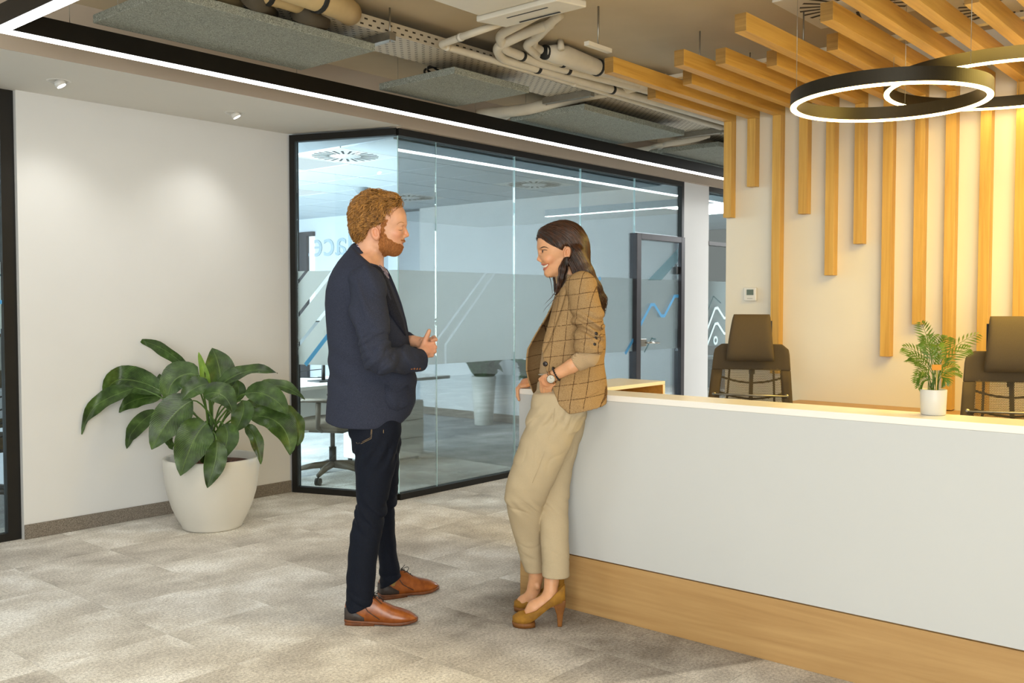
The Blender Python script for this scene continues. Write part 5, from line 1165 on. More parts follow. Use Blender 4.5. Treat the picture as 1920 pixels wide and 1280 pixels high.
# beard: short hair grown over jaw, chin and lip
bz = [(M(0, y)[2], M(a, y)[0], M(b, y)[0]) for y, a, b in ((412, 721, 731), (420, 719, 729), (430, 718, 726), (440, 717, 726), (446, 716, 730), (450, 714, 735), (454, 712, 742), (457, 712, 748), (460, 712, 762), (464, 712, 762), (476, 717, 762), (483, 721, 752))]; bz = np.array(sorted(bz))
def beard_f(P):
    d = head_m(P) - .0012; z = P[:, 2]; w_ = .0025 * np.sin(P[:, 0] * 260 + P[:, 1] * 120) + .002 * np.sin(z * 310); a = np.interp(z, bz[:, 0], bz[:, 1]); b = np.interp(z, bz[:, 0], bz[:, 2])
    ms = smin(ell(P, m(754, 450.6), (.020, .034, .0062)), ell(P, m(746, 454.5), (.009, .04, .008)), .004); reg = np.maximum(a - P[:, 0], P[:, 0] - b) + w_; reg = np.maximum(reg, bz[0, 0] - z); reg = np.maximum(reg, z - bz[-1, 0])
    reg = np.minimum(reg, ms + w_ * .4); reg = np.maximum(reg, -ell(P, m(756.5, 457.4), (.012, .021, .0076))); return smax(d, reg * .7, .003)
V, Q = polygonise(beard_f, axis(-.0, .17, .003), axis(-.085, .085, .003), axis(1.545, 1.72, .003)); beard = mesh_np('beard', V, Q, MT['beard'], man)
N = grad(head_m, V); pk = rg.choice(np.where(head_m(V) > .0004)[0], 6500); A = V[pk]; Nn = N[pk]; D_ = Nn * .5 + np.array([[.25, 0, -.8]]) + rg.normal(0, .25, A.shape); D_ /= np.linalg.norm(D_, axis=1)[:, None]
S = np.stack([A, A + D_ * .0035, A + D_ * .0065 + Nn * -.001], 1); tubes_mesh('beard_hairs', S, np.tile(np.array([[.00055, .00045, .0001]]), (len(S), 1)), MT['beard'], beard, 3)
def on_head(f, px, py, y0, off):
    y = y0
    while y < 0 and float(f(np.array([m(px, py, y)], np.float32))[0]) > off: y += .0006
    return m(px, py, y)
br = [on_head(head_m, x, y, -.09, .0005) for x, y in ((744, 421), (747.5, 418), (751.5, 416.3), (755, 416.8), (757.5, 418))]
la = [on_head(head_m, x, y, -.06, .0004) for x, y in ((746.5, 430.8), (749, 431.4), (751.5, 431.5), (753.5, 431.0))]
for s in (-1, 1):
    fl = np.array([1, -s, 1]); MB().tube([p * fl for p in br], [.0008, .0014, .0017, .0015, .0008], 6).build('eyebrow', MT['brow_m'], man); MB().tube([p * fl for p in la], [.0005, .0010, .0010, .0005], 5).build('eyelashes', MT['lash_m'], man)
# shirt and its collar
def shirt_f(P):
    d = slices(P, [(z, xc - (.0 if z < 1.45 else .0), rx * .90, yc, ry * .90) for z, xc, rx, yc, ry in JM[:-1]], 2.2); return d
sculpt('shirt', lambda P: smax(np.maximum(shirt_f(P), M(0, 640)[2] - P[:, 2]), neckplane(P, -.035), .006), (-.22, -.2, 1.1), (.2, .2, 1.66), .006, MT['stripe'], man)
def collar(name, mat, span, rx, ry, cx, up, dn, flare, npt=31, tip=0.0):
    cb = MB(); secs = []
    for q in np.linspace(0, 1, npt):
        a = (q - .5) * 2 * math.pi * span; ca, sa = math.cos(math.pi + a), math.sin(math.pi + a); f = (1 + ca) / 2; o = np.array([ca, sa, 0])
        x = cx + ca * rx; z = NB[2] - (x - NB[0]) * nn[0] / nn[2]; c0 = np.array([x, sa * ry, z]); k_ = abs(q - .5) * 2
        top = c0 + np.array([0, 0, up]) - o * .003; sd = abs(sa); bot = c0 + o * flare * (1 + .9 * sd) + np.array([0, 0, -dn * (1 - .45 * sd) - tip * k_ ** 5]); mid_ = c0 * .5 + (top + bot) * .25 + o * .005; n_ = o * .004
        secs.append([top, mid_, bot, bot - n_, mid_ - n_ * 1.2, top - n_])
    return loft(cb, secs).build(name, mat, man)
cxn = (NB[0] + NF[0]) / 2
collar('shirt_collar', MT['stripe'], .93, .0685, .0655, cxn - .001, .0175, .014, .006, tip=.034)
# jacket
zV0, zV1 = M(0, 632)[2], M(0, 470)[2]; hemz = np.array(sorted([(M(x, 790)[0], M(x, y)[2]) for x, y in ((600, 786), (615, 787), (650, 794), (700, 795), (745, 793), (758, 788), (768, 778), (776, 762), (784, 740))]))
def jacket_f(P, base=False):
    d = slices(P, JM, 2.25); ctr = P[:, 2]
    d = d + .0045 * np.exp(-((P[:, 2] - M(0, 690)[2]) / .10) ** 2) * np.sin(P[:, 2] * 60 + P[:, 0] * 30) - .003 * np.sin(P[:, 0] * 25 + P[:, 2] * 9)
    if base: return d
    vw = np.interp(ctr, [zV0, zV1], [0.0, .085]); cut = smax(smax(np.abs(P[:, 1]) - vw, zV0 - ctr, .01), .0 - (P[:, 0] - .02), .01); d = smax(d, -cut, .006)
    d = smax(d, neckplane(P, -.006), .012)
    fz = np.interp(P[:, 0], hemz[:, 0], hemz[:, 1]); d = smax(d, fz - P[:, 2], .006)
    slit = np.maximum(np.abs(P[:, 1]) - .003, np.maximum(P[:, 0] + .10, P[:, 2] - M(0, 715)[2])); d = smax(d, -slit, .003)
    return d
def sleeve_f(P, A, rr, cuff, sgn):
    t_ = P[:, 2]; d = chain(P, A, rr, .03)
    el = A[2]; w_ = np.exp(-((P - (A[2] * .6 + A[3] * .4)) ** 2).sum(1) / .085 ** 2)
    s1 = np.sin(P[:, 0] * 62 - P[:, 2] * 78 + 1.6 * np.sin(P[:, 2] * 33 + P[:, 1] * 20)); s2 = np.sin(P[:, 2] * 42 + P[:, 0] * 52 + 1.2 * np.sin(P[:, 0] * 37)); d = d - .0175 * w_ * (np.abs(s1) ** .7 * np.sign(s1) * .5 - .5 * (1 - np.abs(s1)) ** 2) - .0048 * (s2 - .6 * (1 - np.abs(s2)) ** 3)
    d = d + .011 * w_ * (1 - np.abs(np.sin(P[:, 0] * 48 - P[:, 2] * 58 + 1.4 * np.sin(P[:, 2] * 29)))) ** 3
    n = A[-1] - A[-2]; n = n / np.linalg.norm(n); return smax(d, (P - (A[-1] + n * cuff)) @ n.astype(np.float32), .005)
def jacket_all(P):
    d = jacket_f(P); r = sleeve_f(P, ARM_R, [.076, .074, .062, .060, .053, .050], .004, -1); l = sleeve_f(P, ARM_L, [.076, .074, .062, .054, .046], .0, 1)
    return smin(smin(d, r, .005), l, .005)
sculpt('jacket', jacket_all, (-.24, -.40, .80), (.28, .40, 1.68), .0046, MT['navy'], man)
# lapels and collar as folded cloth on the jacket
def on_jacket(px, py, off, sgn=-1):
    """point on the jacket's near (or far) flank seen at a pixel"""
    f = lambda y: float(jacket_f(np.array([m(px, py, y)], np.float32), True)[0])
    y = -.21
    while y < .05 and f(y) > 0: y += .004
    a_, b_ = y - .004, y
    for _ in range(9):
        c_ = (a_ + b_) / 2
        if f(c_) > 0: a_ = c_
        else: b_ = c_
    p = m(px, py, b_ - off); return p if sgn < 0 else np.array([p[0], -p[1], p[2]])
def resample(pts, n):
    P = np.array(pts, float); t = np.linspace(0, len(P) - 1, n); out = []
    for v in t:
        i = min(int(v), len(P) - 2); f = v - i; p0, p1, p2, p3 = P[max(i-1, 0)], P[i], P[i+1], P[min(i+2, len(P)-1)]
        out.append(.5 * (2*p1 + (p2-p0)*f + (2*p0-5*p1+4*p2-p3)*f*f + (3*p1-p0-3*p2+p3)*f**3))
    return out
for s in (-1, 1):
    o = [on_jacket(*p, .006, s) for p in resample([(712, 500), (722, 515), (731, 537), (743, 568), (755, 600), (762, 628)], 18)]; i_ = [on_jacket(*p, .006, s) for p in resample([(696, 497), (700, 520), (709, 545), (722, 575), (742, 605), (760, 629)], 18)]
    b = MB(); secs = []
    for a, c in zip(o, i_):
        mm = (a + c) / 2 + np.array([.002, s * .003, .001]); n_ = np.array([0, -s * .004, 0]); secs.append([a, mm, c, c + n_, mm + n_, a + n_])
    loft(b, secs).build('lapel', MT['navy_dark'], man)
collar('jacket_collar', MT['navy'], .72, .0785, .0765, cxn - .004, .0085, .022, .019)
# patch pocket and cuff buttons
out = [(722, 722), (766, 722), (768, 748), (762, 764), (745, 771), (730, 766), (723, 750)]; P1 = [on_jacket(x, y, .004) for x, y in out]; c0 = on_jacket(745, 745, .0055); b = MB(); n = len(P1)
b.add(P1 + [c0] + [p + np.array([0, .006, 0]) for p in P1], [(i, (i+1) % n, n) for i in range(n)] + [(i, n+1+i, n+1+(i+1) % n, (i+1) % n) for i in range(n)], True); b.build('pocket', MT['navy'], man)
for x in (772, 777, 782, 787):
    y = -.21
    while y < 0 and float(jacket_all(np.array([m(x, 691, y)], np.float32))[0]) > 0: y += .002
    c = m(x, 691, y); b = MB(); b.tube([c + np.array([0, .002, 0]), c + np.array([0, -.0035, 0])], .0045, 10); b.build('cuff_button', plain('horn_button', '#7a4a2a', .4) if x == 772 else bpy.data.materials['horn_button'], man)
# jeans
LN = M.rows([(1146, 650, 700, -.143, .058), (1120, 649, 702, -.14, .058), (1080, 650, 704, -.135, .058), (1040, 653, 708, -.13, .060), (1000, 657, 716, -.122, .063), (960, 666, 724, -.115, .066), (935, 669, 727, -.112, .068), (900, 667, 735, -.106, .076), (870, 666, 742, -.10, .084), (835, 661, 748, -.094, .092), (810, 654, 752, -.09, .096), (770, 648, 752, -.08, .095)])
LF = M.rows([(1104, 712, 753, .192, .056), (1085, 712, 753, .19, .056), (1060, 711, 748, .18, .056), (1030, 709, 743, .17, .058), (985, 704, 740, .15, .062), (955, 698, 740, .135, .064), (935, 692, 744, .128, .068), (905, 684, 747, .12, .076), (870, 678, 748, .108, .086), (830, 666, 751, .095, .095), (770, 650, 752, .08, .095)])
def jeans_f(P):
    a = slices(P, LN, 2.1); b = slices(P, LF, 2.1); z = P[:, 2]; zk = M(0, 950)[2]; zh = M(0, 1110)[2]
    cr = lambda z0, w_, kz, kx, am_: am_ * np.exp(-((z - z0) / w_) ** 2) * np.sin(z * kz + P[:, 0] * kx + 2 * np.sin(P[:, 1] * 25))
    d = smin(a, b, .012); d = d - cr(zk, .07, 95, 105, .0042) - cr(M(0, 840)[2], .06, 60, -110, .0046) - cr(zh, .06, 120, 40, .0022) + crease(P, zk, .07, 52, 70, .0052) + crease(P, M(0, 835)[2], .06, 34, -80, .0045) + crease(P, zh, .05, 80, 25, .0045) - .0012 * np.sin(z * 63 + P[:, 0] * 50)
    hem = np.where(P[:, 1] < .03, np.interp(P[:, 0], [M(649, 1137)[0], M(668, 1144)[0], M(700, 1132)[0]], [M(649, 1138, -.14)[2], M(668, 1146, -.14)[2], M(700, 1133, -.14)[2]]), np.interp(P[:, 0], [M(713, 1100, .19)[0], M(752, 1080, .19)[0]], [M(713, 1103, .19)[2], M(752, 1081, .19)[2]])); return smax(d, hem - z, .003)
sculpt('jeans', jeans_f, (-.18, -.24, .04), (.17, .29, .93), .0046, MT['denim'], man)
def on_f(f, px, py, y0=-.30):
    y = y0
    while y < .3 and float(f(np.array([m(px, py, y)], np.float32))[0]) > 0: y += .002
    return m(px, py, y - .0008)
st = MB()
for seg in (((698, 798), (697.5, 806), (697, 814), (696, 822), (690, 825), (684, 828), (678, 831), (672, 833), (668, 829)), ((696.5, 798), (696, 806), (695.3, 814), (694.5, 820), (689, 823), (683, 826), (677, 829), (672, 831))): st.tube([on_f(jeans_f, *p) - np.array([0, .0006, 0]) for p in seg], .0008, 4)
st.tube([on_f(jeans_f, 719, y) for y in (805, 808, 812)], .0013, 4); st.build('pocket_stitching', MT['denim_fade'], man)
# shoes
def brogue(A, ang, L, side, label=None):
    c, s_ = math.cos(ang), math.sin(ang)
    def W(x, y, z): return A + np.array([x * c - y * s_, x * s_ + y * c, z])
    X = np.array([0, .012, .04, .085, .125, .16, .20, .24, .27, .292, .303]) * L / .303
    Wd = np.interp(X / L, [0, .05, .15, .3, .5, .68, .8, .9, .96, 1], [.022, .032, .036, .036, .039, .046, .045, .037, .028, .012]); H = np.interp(X / L, [0, .04, .13, .28, .36, .45, .55, .68, .82, .93, 1], [.088, .098, .102, .122, .127, .112, .088, .070, .058, .044, .026]); Z0 = np.interp(X / L, [0, .3, .7, .9, 1], [.026, .020, .014, .018, .022])
    secs = []
    for x, wd, h, z0 in zip(X, Wd, H, Z0):
        q = []
        for a in np.linspace(0, math.pi, 13): q.append(W(x, wd * math.copysign(abs(math.cos(a)) ** .75, math.cos(a)), z0 + (h - z0) * math.sin(a) ** .85))
        q += [W(x, -wd * .5, z0 - .002), W(x, wd * .5, z0 - .002)]; secs.append(q)
    t = loft(MB(), secs).build('shoe', MT['tan'], man)
    secs = []
    for x, wd, z0 in zip(X, Wd + .003, Z0):
        xx = x + (.003 if x > L * .5 else -.002); zb = z0 - np.interp(x / L, [0, .3, .75, 1], [.010, .010, .0125, .009]); secs.append([W(xx, wd, z0), W(xx, -wd, z0), W(xx, -wd, zb), W(xx, wd, zb)])
    loft(MB(), secs).build('welt', MT['sole'], t)
    secs = [[W(x, wd, z) for x, wd in zip(X[:5], Wd[:5] + .002)] + [W(x, -wd, z) for x, wd in zip(X[:5][::-1], Wd[:5][::-1] + .002)] for z in (0.0, .0165)]; loft(MB(), secs).build('shoe_heel', MT['sole'], t)
    secs = []
    for x, wd, h, z0 in zip(X[:4], Wd[:4] + .0022, (.072, .080, .064, .034), Z0[:4]):
        q = []
        for a in np.linspace(0, math.pi, 15):
            k_ = math.sin(a) ** .85; zt = min(z0 + (.100 - z0) * k_, h + .0); q.append(W(x - .0015, wd * math.copysign(abs(math.cos(a)) ** .75, math.cos(a)), zt))
        secs.append(q)
    loft(MB(), secs).build('heel_counter', MT['dark_leather'], t)
    for sd in (-1, 1): MB().tube([W(x, sd * wd, z) for x, wd, z in ((.085, .036, .085), (.10, .0365, .062), (.125, .040, .045), (.15, .045, .030))], .0016, 5).build('facing_seam', MT['dark_leather'], t)
    lc = MB()
    for q in range(4): x = L * (.36 + q * .055); hh = np.interp(x, X, H); lc.tube([W(x - .004, -.016, hh - .010), W(x, 0, hh + .003), W(x + .004, .016, hh - .010)], .0022, 6)
    x = L * .37; hh = np.interp(x, X, H) + .004
    for sd in (-1, 1): lc.tube([W(x + .01 * math.sin(a) , sd * (.006 + .022 * math.sin(a / 2) ** 2), hh + .012 * math.sin(a)) + np.array([.02 * math.sin(a / 2) * c, .02 * math.sin(a / 2) * s_, 0]) for a in np.linspace(0, 6.28, 14)], .0014, 5); lc.tube([W(x, 0, hh), W(x + .022, sd * .022, hh - .012), W(x + .045, sd * .030, hh - .032)], .0016, 5)
    lc.build('laces', MT['blackplastic'], t)
    MB().tube([W(.055, 0, .06), W(.056, 0, .11), W(.056, 0, .17)], [.0345, .0345, .0345], 14).build('sock', plain('ochre_sock', '#a68a4d', .9) if 'ochre_sock' not in bpy.data.materials else bpy.data.materials['ochre_sock'], t)
    return t
h1 = M(648, 1177, -.143); h1[2] = 0; brogue(h1, 0.02, .305, -1)
h2 = M(712, 1128, .195); h2[2] = 0; brogue(h2, .52, .295, 1)
# ================================================================== THE WOMAN
W_ = Person(1040, 4.15, 'woman'); m = W_
SMU = None
def head_w(P):
    d = ell(P, m(1055, 456), (.094, .074, .090)); d = smin(d, ell(P, m(1033, 474), (.053, .053, .056)), .03); d = smin(d, ell(P, m(1038, 494), (.047, .041, .048)), .022); d = smin(d, ell(P, m(1024, 454), (.034, .052, .040)), .03)
    d = smin(d, ell(P, m(1028.5, 511), (.0185, .022, .017)), .013)
    for s in (-1, 1):
        d = smin(d, cone(P, m(1056, 496, s * .046), m(1030, 513, s * .015), .016, .014), .02); d = smin(d, ell(P, m(1027, 487, s * .037), (.017, .016, .014)), .016)
    d = smin(d, chain(P, [m(1017, 465.5, -.034), m(1013.0, 464.5, -.012), m(1013.0, 464.5, .012), m(1017, 465.5, .034)], [.006, .006, .006, .006]), .014)
    for s in (-1, 1): d = smax(d, -ell(P, m(1011.5, 471, s * .031), (.022, .0175, .0105)), .009)
    d = smin(d, chain(P, [m(1015.5, 468), m(1012.3, 478), m(1010.0, 486)], [.0054, .0064, .0080]), .0055)
    for s in (-1, 1):
        d = smin(d, ell(P, m(1014.0, 489.0, s * .0085), (.0090, .0065, .0062)), .005); d = smax(d, -ell(P, m(1012.4, 491.6, s * .006), (.005, .003, .0026)), .002)
        q = ell(P, m(1021.5, 471.2, s * .0305), (.0125, .0140, .0120)); q = smax(q, -ell(P, m(1015.3, 471.0, s * .0325), (.0095, .0125, .0056), roty(-.15)), .0012); d = smin(d, q, .0025)
    d = smin(d, ell(P, m(1027.5, 499), (.0160, .026, .016)), .010)
    if SMU is not None:
        d = smin(d, chain(P, SMU, [.0012, .0028, .0036, .0040, .0036, .0028, .0012]), .0022); d = smin(d, chain(P, SML, [.0012, .0030, .0042, .0048, .0042, .0030, .0012]), .0022)
        d = smax(d, -chain(P, SMC, [.0016, .0042, .0060, .0064, .0060, .0042, .0016]), .0012)
    d = smin(d, chain(P, [m(1062, 488), m(1066, 510), m(1074, 545)], [.048, .049, .056], .02), .03)
    for s in (-1, 1):
        e = m(1064, 474, s * .0735); R_ = roty(.20); q = ell(P, e, (.0160, .0080, .0275), R_); q = smax(q, -ell(P, e + np.array([-.002, s * .0085, .003]), (.0095, .0090, .0170), R_), .0025); q = smin(q, ell(P, e + np.array([-.009, 0, -.001]), (.0045, .0045, .006)), .003); d = smin(d, q, .005)
    return d
def lip_row(xs_, ys_):
    out = []
    for x, y in zip(xs_, ys_):
        yy = -.07
        while yy < 0 and float(head_w(np.array([m(x, y, yy)], np.float32))[0]) > 0: yy += .0005
        out.append(m(x, y, min(yy, 0)))
    x = xs_[-1] - 8
    while x < 1040 and float(head_w(np.array([m(x, ys_[-1], 0)], np.float32))[0]) > 0: x += .1
    out[-1] = m(x, ys_[-1], 0); fl = np.array([1, -1, 1]); return out + [p * fl for p in out[-2::-1]]
u_, l_, c_ = lip_row([1028.5, 1024.5, 1020.5, 1018], [493.8, 495.0, 495.6, 495.2]), lip_row([1028.5, 1025.5, 1022.5, 1020], [494.8, 500.2, 503.8, 504.8]), lip_row([1027.6, 1024.5, 1021, 1018], [494.8, 497.6, 499.4, 499.9])
SMU, SML, SMC = u_, l_, c_
AL = [m(1090, 538, -.150), m(1103, 595, -.195), m(1108, 655, -.215), m(1104, 668, -.216), m(1072, 686, -.205), m(1040, 703, -.190)]     # near arm, hand in pocket
AR = [m(1086, 538, .150), m(1090, 610, .23), m(1066, 672, .29), m(1030, 706, .305), m(1002, 722, .305)]
deskz = .971
def hands_w(P):
    d = chain(P, AL[4:] + [m(1031, 709, -.180)], [.0285, .0225, .0225]); d = smin(d, ell(P, m(1025, 714, -.164), (.024, .0150, .024), roty(-.5)), .012)
    for q, (x, y) in enumerate(((1013, 716), (1018, 722), (1024, 726), (1030, 727))): d = smin(d, finger(P, [m(x + 8, y - 8, -.166), m(x + 2, y, -.150), m(x + 2, y + 12, -.124), m(x + 4, y + 22, -.108)], .0088, .0070), .005)
    d = smin(d, finger(P, [m(1031, 705, -.184), m(1021, 706, -.174), m(1013, 711, -.156)], .0105, .0080), .007)
    # far hand laid over the desk corner
    a = m(1002, 722, .305); a[2] = deskz + .030; k0 = m(985, 716, .318); k0[2] = deskz + .022
    e = chain(P, [AR[3], a, k0], [.027, .0235, .021]); e = smin(e, ell(P, (a * .35 + k0 * .65), (.034, .028, .0155)), .012)
    for q in range(4):
        y = .292 + .0185 * q; x = 978 - (1.5, 0, -.5, 1.5)[q]; r = m(988, 716, y); r[2] = deskz + .020; A = m(x, 716, y - .004); A[2] = deskz + .013; Bk = m(x - 6.5, 720, y - .010); Bk[2] = deskz - .006; C_ = m(x - 6, 735, y - .014); C_[2] = deskz - .034; T_ = m(x - 3.5, 744, y - .015); T_[2] = deskz - .052 + .010 * (q == 3)
        e = smin(e, finger(P, [r, A, Bk, C_, T_], .0092, .0068), .004)
    t0 = m(996, 722, .284); t0[2] = deskz + .022; t1 = m(986, 722, .270); t1[2] = deskz + .014; t2 = m(977, 722, .266); t2[2] = deskz + .010; e = smin(e, finger(P, [t0, t1, t2], .0105, .008), .006)
    return np.minimum(d, e)
JW = W_.rows([(768, 1004, 1139, 0, .186), (752, 1000, 1138, 0, .186), (735, 994, 1137, 0, .180), (715, 988, 1136, 0, .174), (695, 984, 1135, 0, .166), (675, 984, 1134, 0, .160), (655, 986, 1134, 0, .158), (635, 997, 1134, 0, .160), (615, 1009, 1133, 0, .166), (595, 1021, 1131, 0, .170), (575, 1032, 1128, 0, .172), (558, 1038, 1121, 0, .170), (545, 1042, 1115, 0, .160), (533, 1045, 1108, 0, .128), (524, 1047, 1100, 0, .098), (516, 1049, 1094, 0, .074)])
BW_ = W_.rows([(770, 1000, 1100, 0, .160), (740, 1004, 1104, 0, .158), (715, 1008, 1106, 0, .145), (690, 1012, 1108, 0, .130), (660, 1016, 1110, 0, .128), (630, 1022, 1114, 0, .138), (600, 1030, 1116, 0, .146), (575, 1036, 1114, 0, .148), (555, 1042, 1108, 0, .140), (540, 1046, 1100, 0, .115), (528, 1049, 1094, 0, .080), (518, 1050, 1088, 0, .060)])
def body_w(P):
    d = head_w(P); d = smin(d, slices(P, [(z, xc, rx * .9, yc, ry * .9) for z, xc, rx, yc, ry in BW_[:-2]], 2.2), .03)
    d = np.minimum(d, chain(P, [AL[0], AL[1], AL[2], AL[3], AL[4]], [.046, .040, .034, .034, .0285])); d = np.minimum(d, chain(P, AR[:4], [.046, .040, .034, .027])); d = smin(d, hands_w(P), .008)
    for kn, an, ft, toe in ((m(985, 930, -.05), m(1005, 1080, .055), m(997, 1120, .066), m(972, 1146, .078)), (m(1040, 935, .05), m(1034, 1088, -.095), m(1030, 1122, -.112), m(978, 1164, -.126))):
        hip = m(1050, 770, -.08 if kn[1] < 0 else .08); d = smin(d, chain(P, [hip, kn] + ([m(994, 1010, .03)] if kn[1] < 0 else [m(1038, 1010, -.055)]) + [an], [.060, .036, .031, .0285], .01), .02)
        heel = ft + np.array([.030, 0, -.002]); d = smin(d, chain(P, [an, ft + np.array([.004, 0, .006])], [.0290, .0315]), .012); d = smin(d, chain(P, [ft + np.array([.022, 0, -.012]), ft, (ft + toe) / 2 + np.array([-.004, 0, .010]), toe + np.array([.02, 0, .012])], [.026, .031, .030, .026], .015), .012)
        for sd in (-1, 1): d = smin(d, ell(P, an + np.array([.006, sd * .026, -.040]), (.011, .007, .012)), .012)
    return d
wz0, wz1 = m(0, 525)[2], 1.73
xs = axis(-.20, .26, .0024); ys = axis(-.27, .40, .007, [(-.235, .085, .0024), (.235, .385, .0028)]); zs = axis(.02, 1.73, .011, [(wz0, wz1, .0024), (.885, 1.10, .0026), (.02, .24, .0032)])
V, Q = polygonise(body_w, xs, ys, zs); V = smooth_mesh(V, Q, 1, .4)
tint = np.zeros((len(V), 4), np.float32); tint[:, 3] = 1
tint[:, 0] = np.clip(1.15 - np.minimum(chain(V, SMU, [.0012, .0026, .0034, .0038, .0034, .0026, .0012]), chain(V, SML, [.0012, .0028, .0040, .0046, .0040, .0028, .0012])) / .0018, 0, .75)
for c, r in ((m(1030, 487, -.045), .028), (m(1008, 486), .016), (m(1064, 474, -.075), .03), (m(1020, 718, -.18), .04), (m(985, 720, .30), .05)): tint[:, 1] = np.maximum(tint[:, 1], np.clip(1.1 - np.linalg.norm(V - c, axis=1) / r, 0, .6))
woman = mesh_np('person', V, Q, MT['skin_w'], None, tint); W_.root(woman)
tag(woman, 'smiling person with long dark hair in checked tan blazer leaning on the white desk', 'person', 'people')
for s in (-1, 1):
    c = m(1021.3, 471.2, s * .0305); b = MB(); b.grid(lambda u, v: tuple(c + .0112 * np.array([math.cos(2*math.pi*u) * math.sin(math.pi*v), math.sin(2*math.pi*u) * math.sin(math.pi*v), math.cos(math.pi*v)])), 20, 12, True, True); e = b.build('eyeball', MT['eye_white'], woman)
    gz = np.array([-.93, s * .30, -.06]); gz /= np.linalg.norm(gz); MB().tube([c + gz * .0085, c + gz * .0109, c + gz * .0119], [.0066, .0056, .0030], 16).build('iris', MT['iris'], e)
def on_w(f, px, py, y0=-.10, off=.0004):
    y = y0
    while y < .05 and float(f(np.array([m(px, py, y)], np.float32))[0]) > off: y += .0006
    return m(px, py, y)
br = [on_w(head_w, x, y) for x, y in ((1028.5, 465.5), (1024.5, 463.3), (1020, 462.6), (1016.5, 463.4), (1013.8, 464.8))]
la = [on_w(head_w, x, y) for x, y in ((1026.3, 469.2), (1023.5, 468.4), (1020.5, 468.2), (1018, 468.8))]
for s in (-1, 1):
    fl = np.array([1, -s, 1]); MB().tube([p * fl for p in br], [.0006, .0015, .0021, .0022, .0012], 6).build('eyebrow', MT['brow_w'], woman); MB().tube([p * fl + np.array([-.001, s * .001, 0]) for p in la], [.0008, .0013, .0013, .0008], 5).build('eyelashes', MT['lash'], woman)
    e0 = m(1061.5, 487, s * .0775); q = MB()
    for dx, dz in ((0, 0), (.0045, .0018), (-.0045, .0022)): q.tube([e0 + np.array([dx, 0, dz]), e0 + np.array([dx, s * .0022, dz]), e0 + np.array([dx, s * .0038, dz])], [.0024, .0026, .0010], 8)
    q.build('earring', MT['gold'], woman)
tp = [p * np.array([1, .9, 1]) + np.array([.0042, 0, .0008]) for p in SMC]; tp = [np.array([np.interp(s, range(7), [p[c_] for p in tp]) for c_ in range(3)]) for s in np.linspace(.3, 5.7, 21)]
MB().tube(tp, .0056, 8).build('teeth', MT['teeth'], woman)
# turtleneck
def knit_f(P):
    d = slices(P, [(z, xc, rx * 1.0, yc, ry) for z, xc, rx, yc, ry in BW_], 2.2); n = chain(P, [m(1060, 507), m(1068, 530)], [.050, .058]); n = smax(n, (P - m(1057, 509).astype(np.float32)) @ np.array([-.28, 0, .96], np.float32), .006)
    d = smin(d, n, .012); d = smax(d, m(0, 700)[2] - P[:, 2], .004); a = chain(P, [AL[1], AL[2], AL[3], AL[4] * .85 + AL[3] * .15], [.046, .042, .042, .0355], .01); n2 = AL[4] - AL[3]; n2 = (n2 / np.linalg.norm(n2)).astype(np.float32)
    a = smax(a, (P - (AL[4] * .80 + AL[3] * .20).astype(np.float32)) @ n2, .003); a = a - .0012 * np.sin((P @ n2) * 120 + 2 * np.sin(P[:, 2] * 60)) * (P[:, 1] < -.1); return smin(d, a, .005)
sculpt('turtleneck', knit_f, (-.14, -.28, .98), (.22, .20, 1.54), .0042, MT['knit'], woman)
# trousers
PA = W_.rows([(1071, 985, 1021, .055, .052), (1040, 973, 1020, .045, .056), (1010, 965, 1019, .03, .060), (985, 958, 1018, .008, .064), (960, 951, 1018, -.02, .068), (935, 946, 1024, -.045, .074), (910, 948, 1036, -.058, .080), (880, 957, 1050, -.066, .086), (840, 970, 1068, -.074, .090), (800, 984, 1084, -.080, .092), (770, 992, 1096, -.080, .090), (735, 1000, 1100, -.078, .088)])
PB = W_.rows([(1081, 1017, 1068, -.096, .058), (1060, 1016, 1068, -.088, .058), (1020, 1014, 1067, -.066, .062), (985, 1012, 1066, -.035, .066), (950, 1008, 1066, .005, .072), (910, 1006, 1069, .04, .080), (880, 1006, 1073, .058, .086), (840, 1008, 1084, .074, .092), (800, 1004, 1098, .082, .096), (770, 1000, 1104, .082, .096), (735, 1003, 1104, .080, .090)])
def pants_f(P):
    z = P[:, 2]; a = slices(P, PA, 2.15); b = slices(P, PB, 2.15); pel = slices(P, [r for r in BW_ if r[0] < m(0, 700)[2]] + W_.rows([(800, 1000, 1092, 0, .14)]), 2.3)
    cr = lambda x0, z0, w_, kz, kx, am_: am_ * np.exp(-((z - z0) / w_) ** 2) * np.sin((z - z0) * kz + (P[:, 0] - x0) * kx + 1.5 * np.sin(P[:, 1] * 28))
    a = a - cr(0, m(0, 945)[2], .035, 95, 120, .0024) - cr(0, m(0, 1045)[2], .04, 150, 60, .0012) - cr(0, m(0, 780)[2], .05, 90, -125, .0034); b = b - cr(0, m(0, 935)[2], .05, 90, 90, .0012)
    d = smin(a, b, .004); d = smin(d, pel, .02); d = d + crease(P, m(0, 775)[2], .05, 48, -78, .0050) + crease(P, m(0, 850)[2], .06, 30, -60, .0032) + crease(P, m(0, 945)[2], .035, 75, 55, .0055) + crease(P, m(0, 1030)[2], .05, 70, 20, .0028); d = d - .0010 * np.sin(z * 55 + P[:, 0] * 70)
    za, zb = m(1000, 1070, .055)[2], m(1040, 1080, -.096)[2]; hz = np.where(P[:, 1] * .9 + (P[:, 0] - m(1018, 1070)[0]) * -1.2 > -.02, za, zb); d = smax(d, hz - z, .002); return smax(d, z - m(0, 694)[2], .006)
sculpt('trousers', pants_f, (-.25, -.20, .15), (.19, .20, 1.12), .0044, MT['chino'], woman)
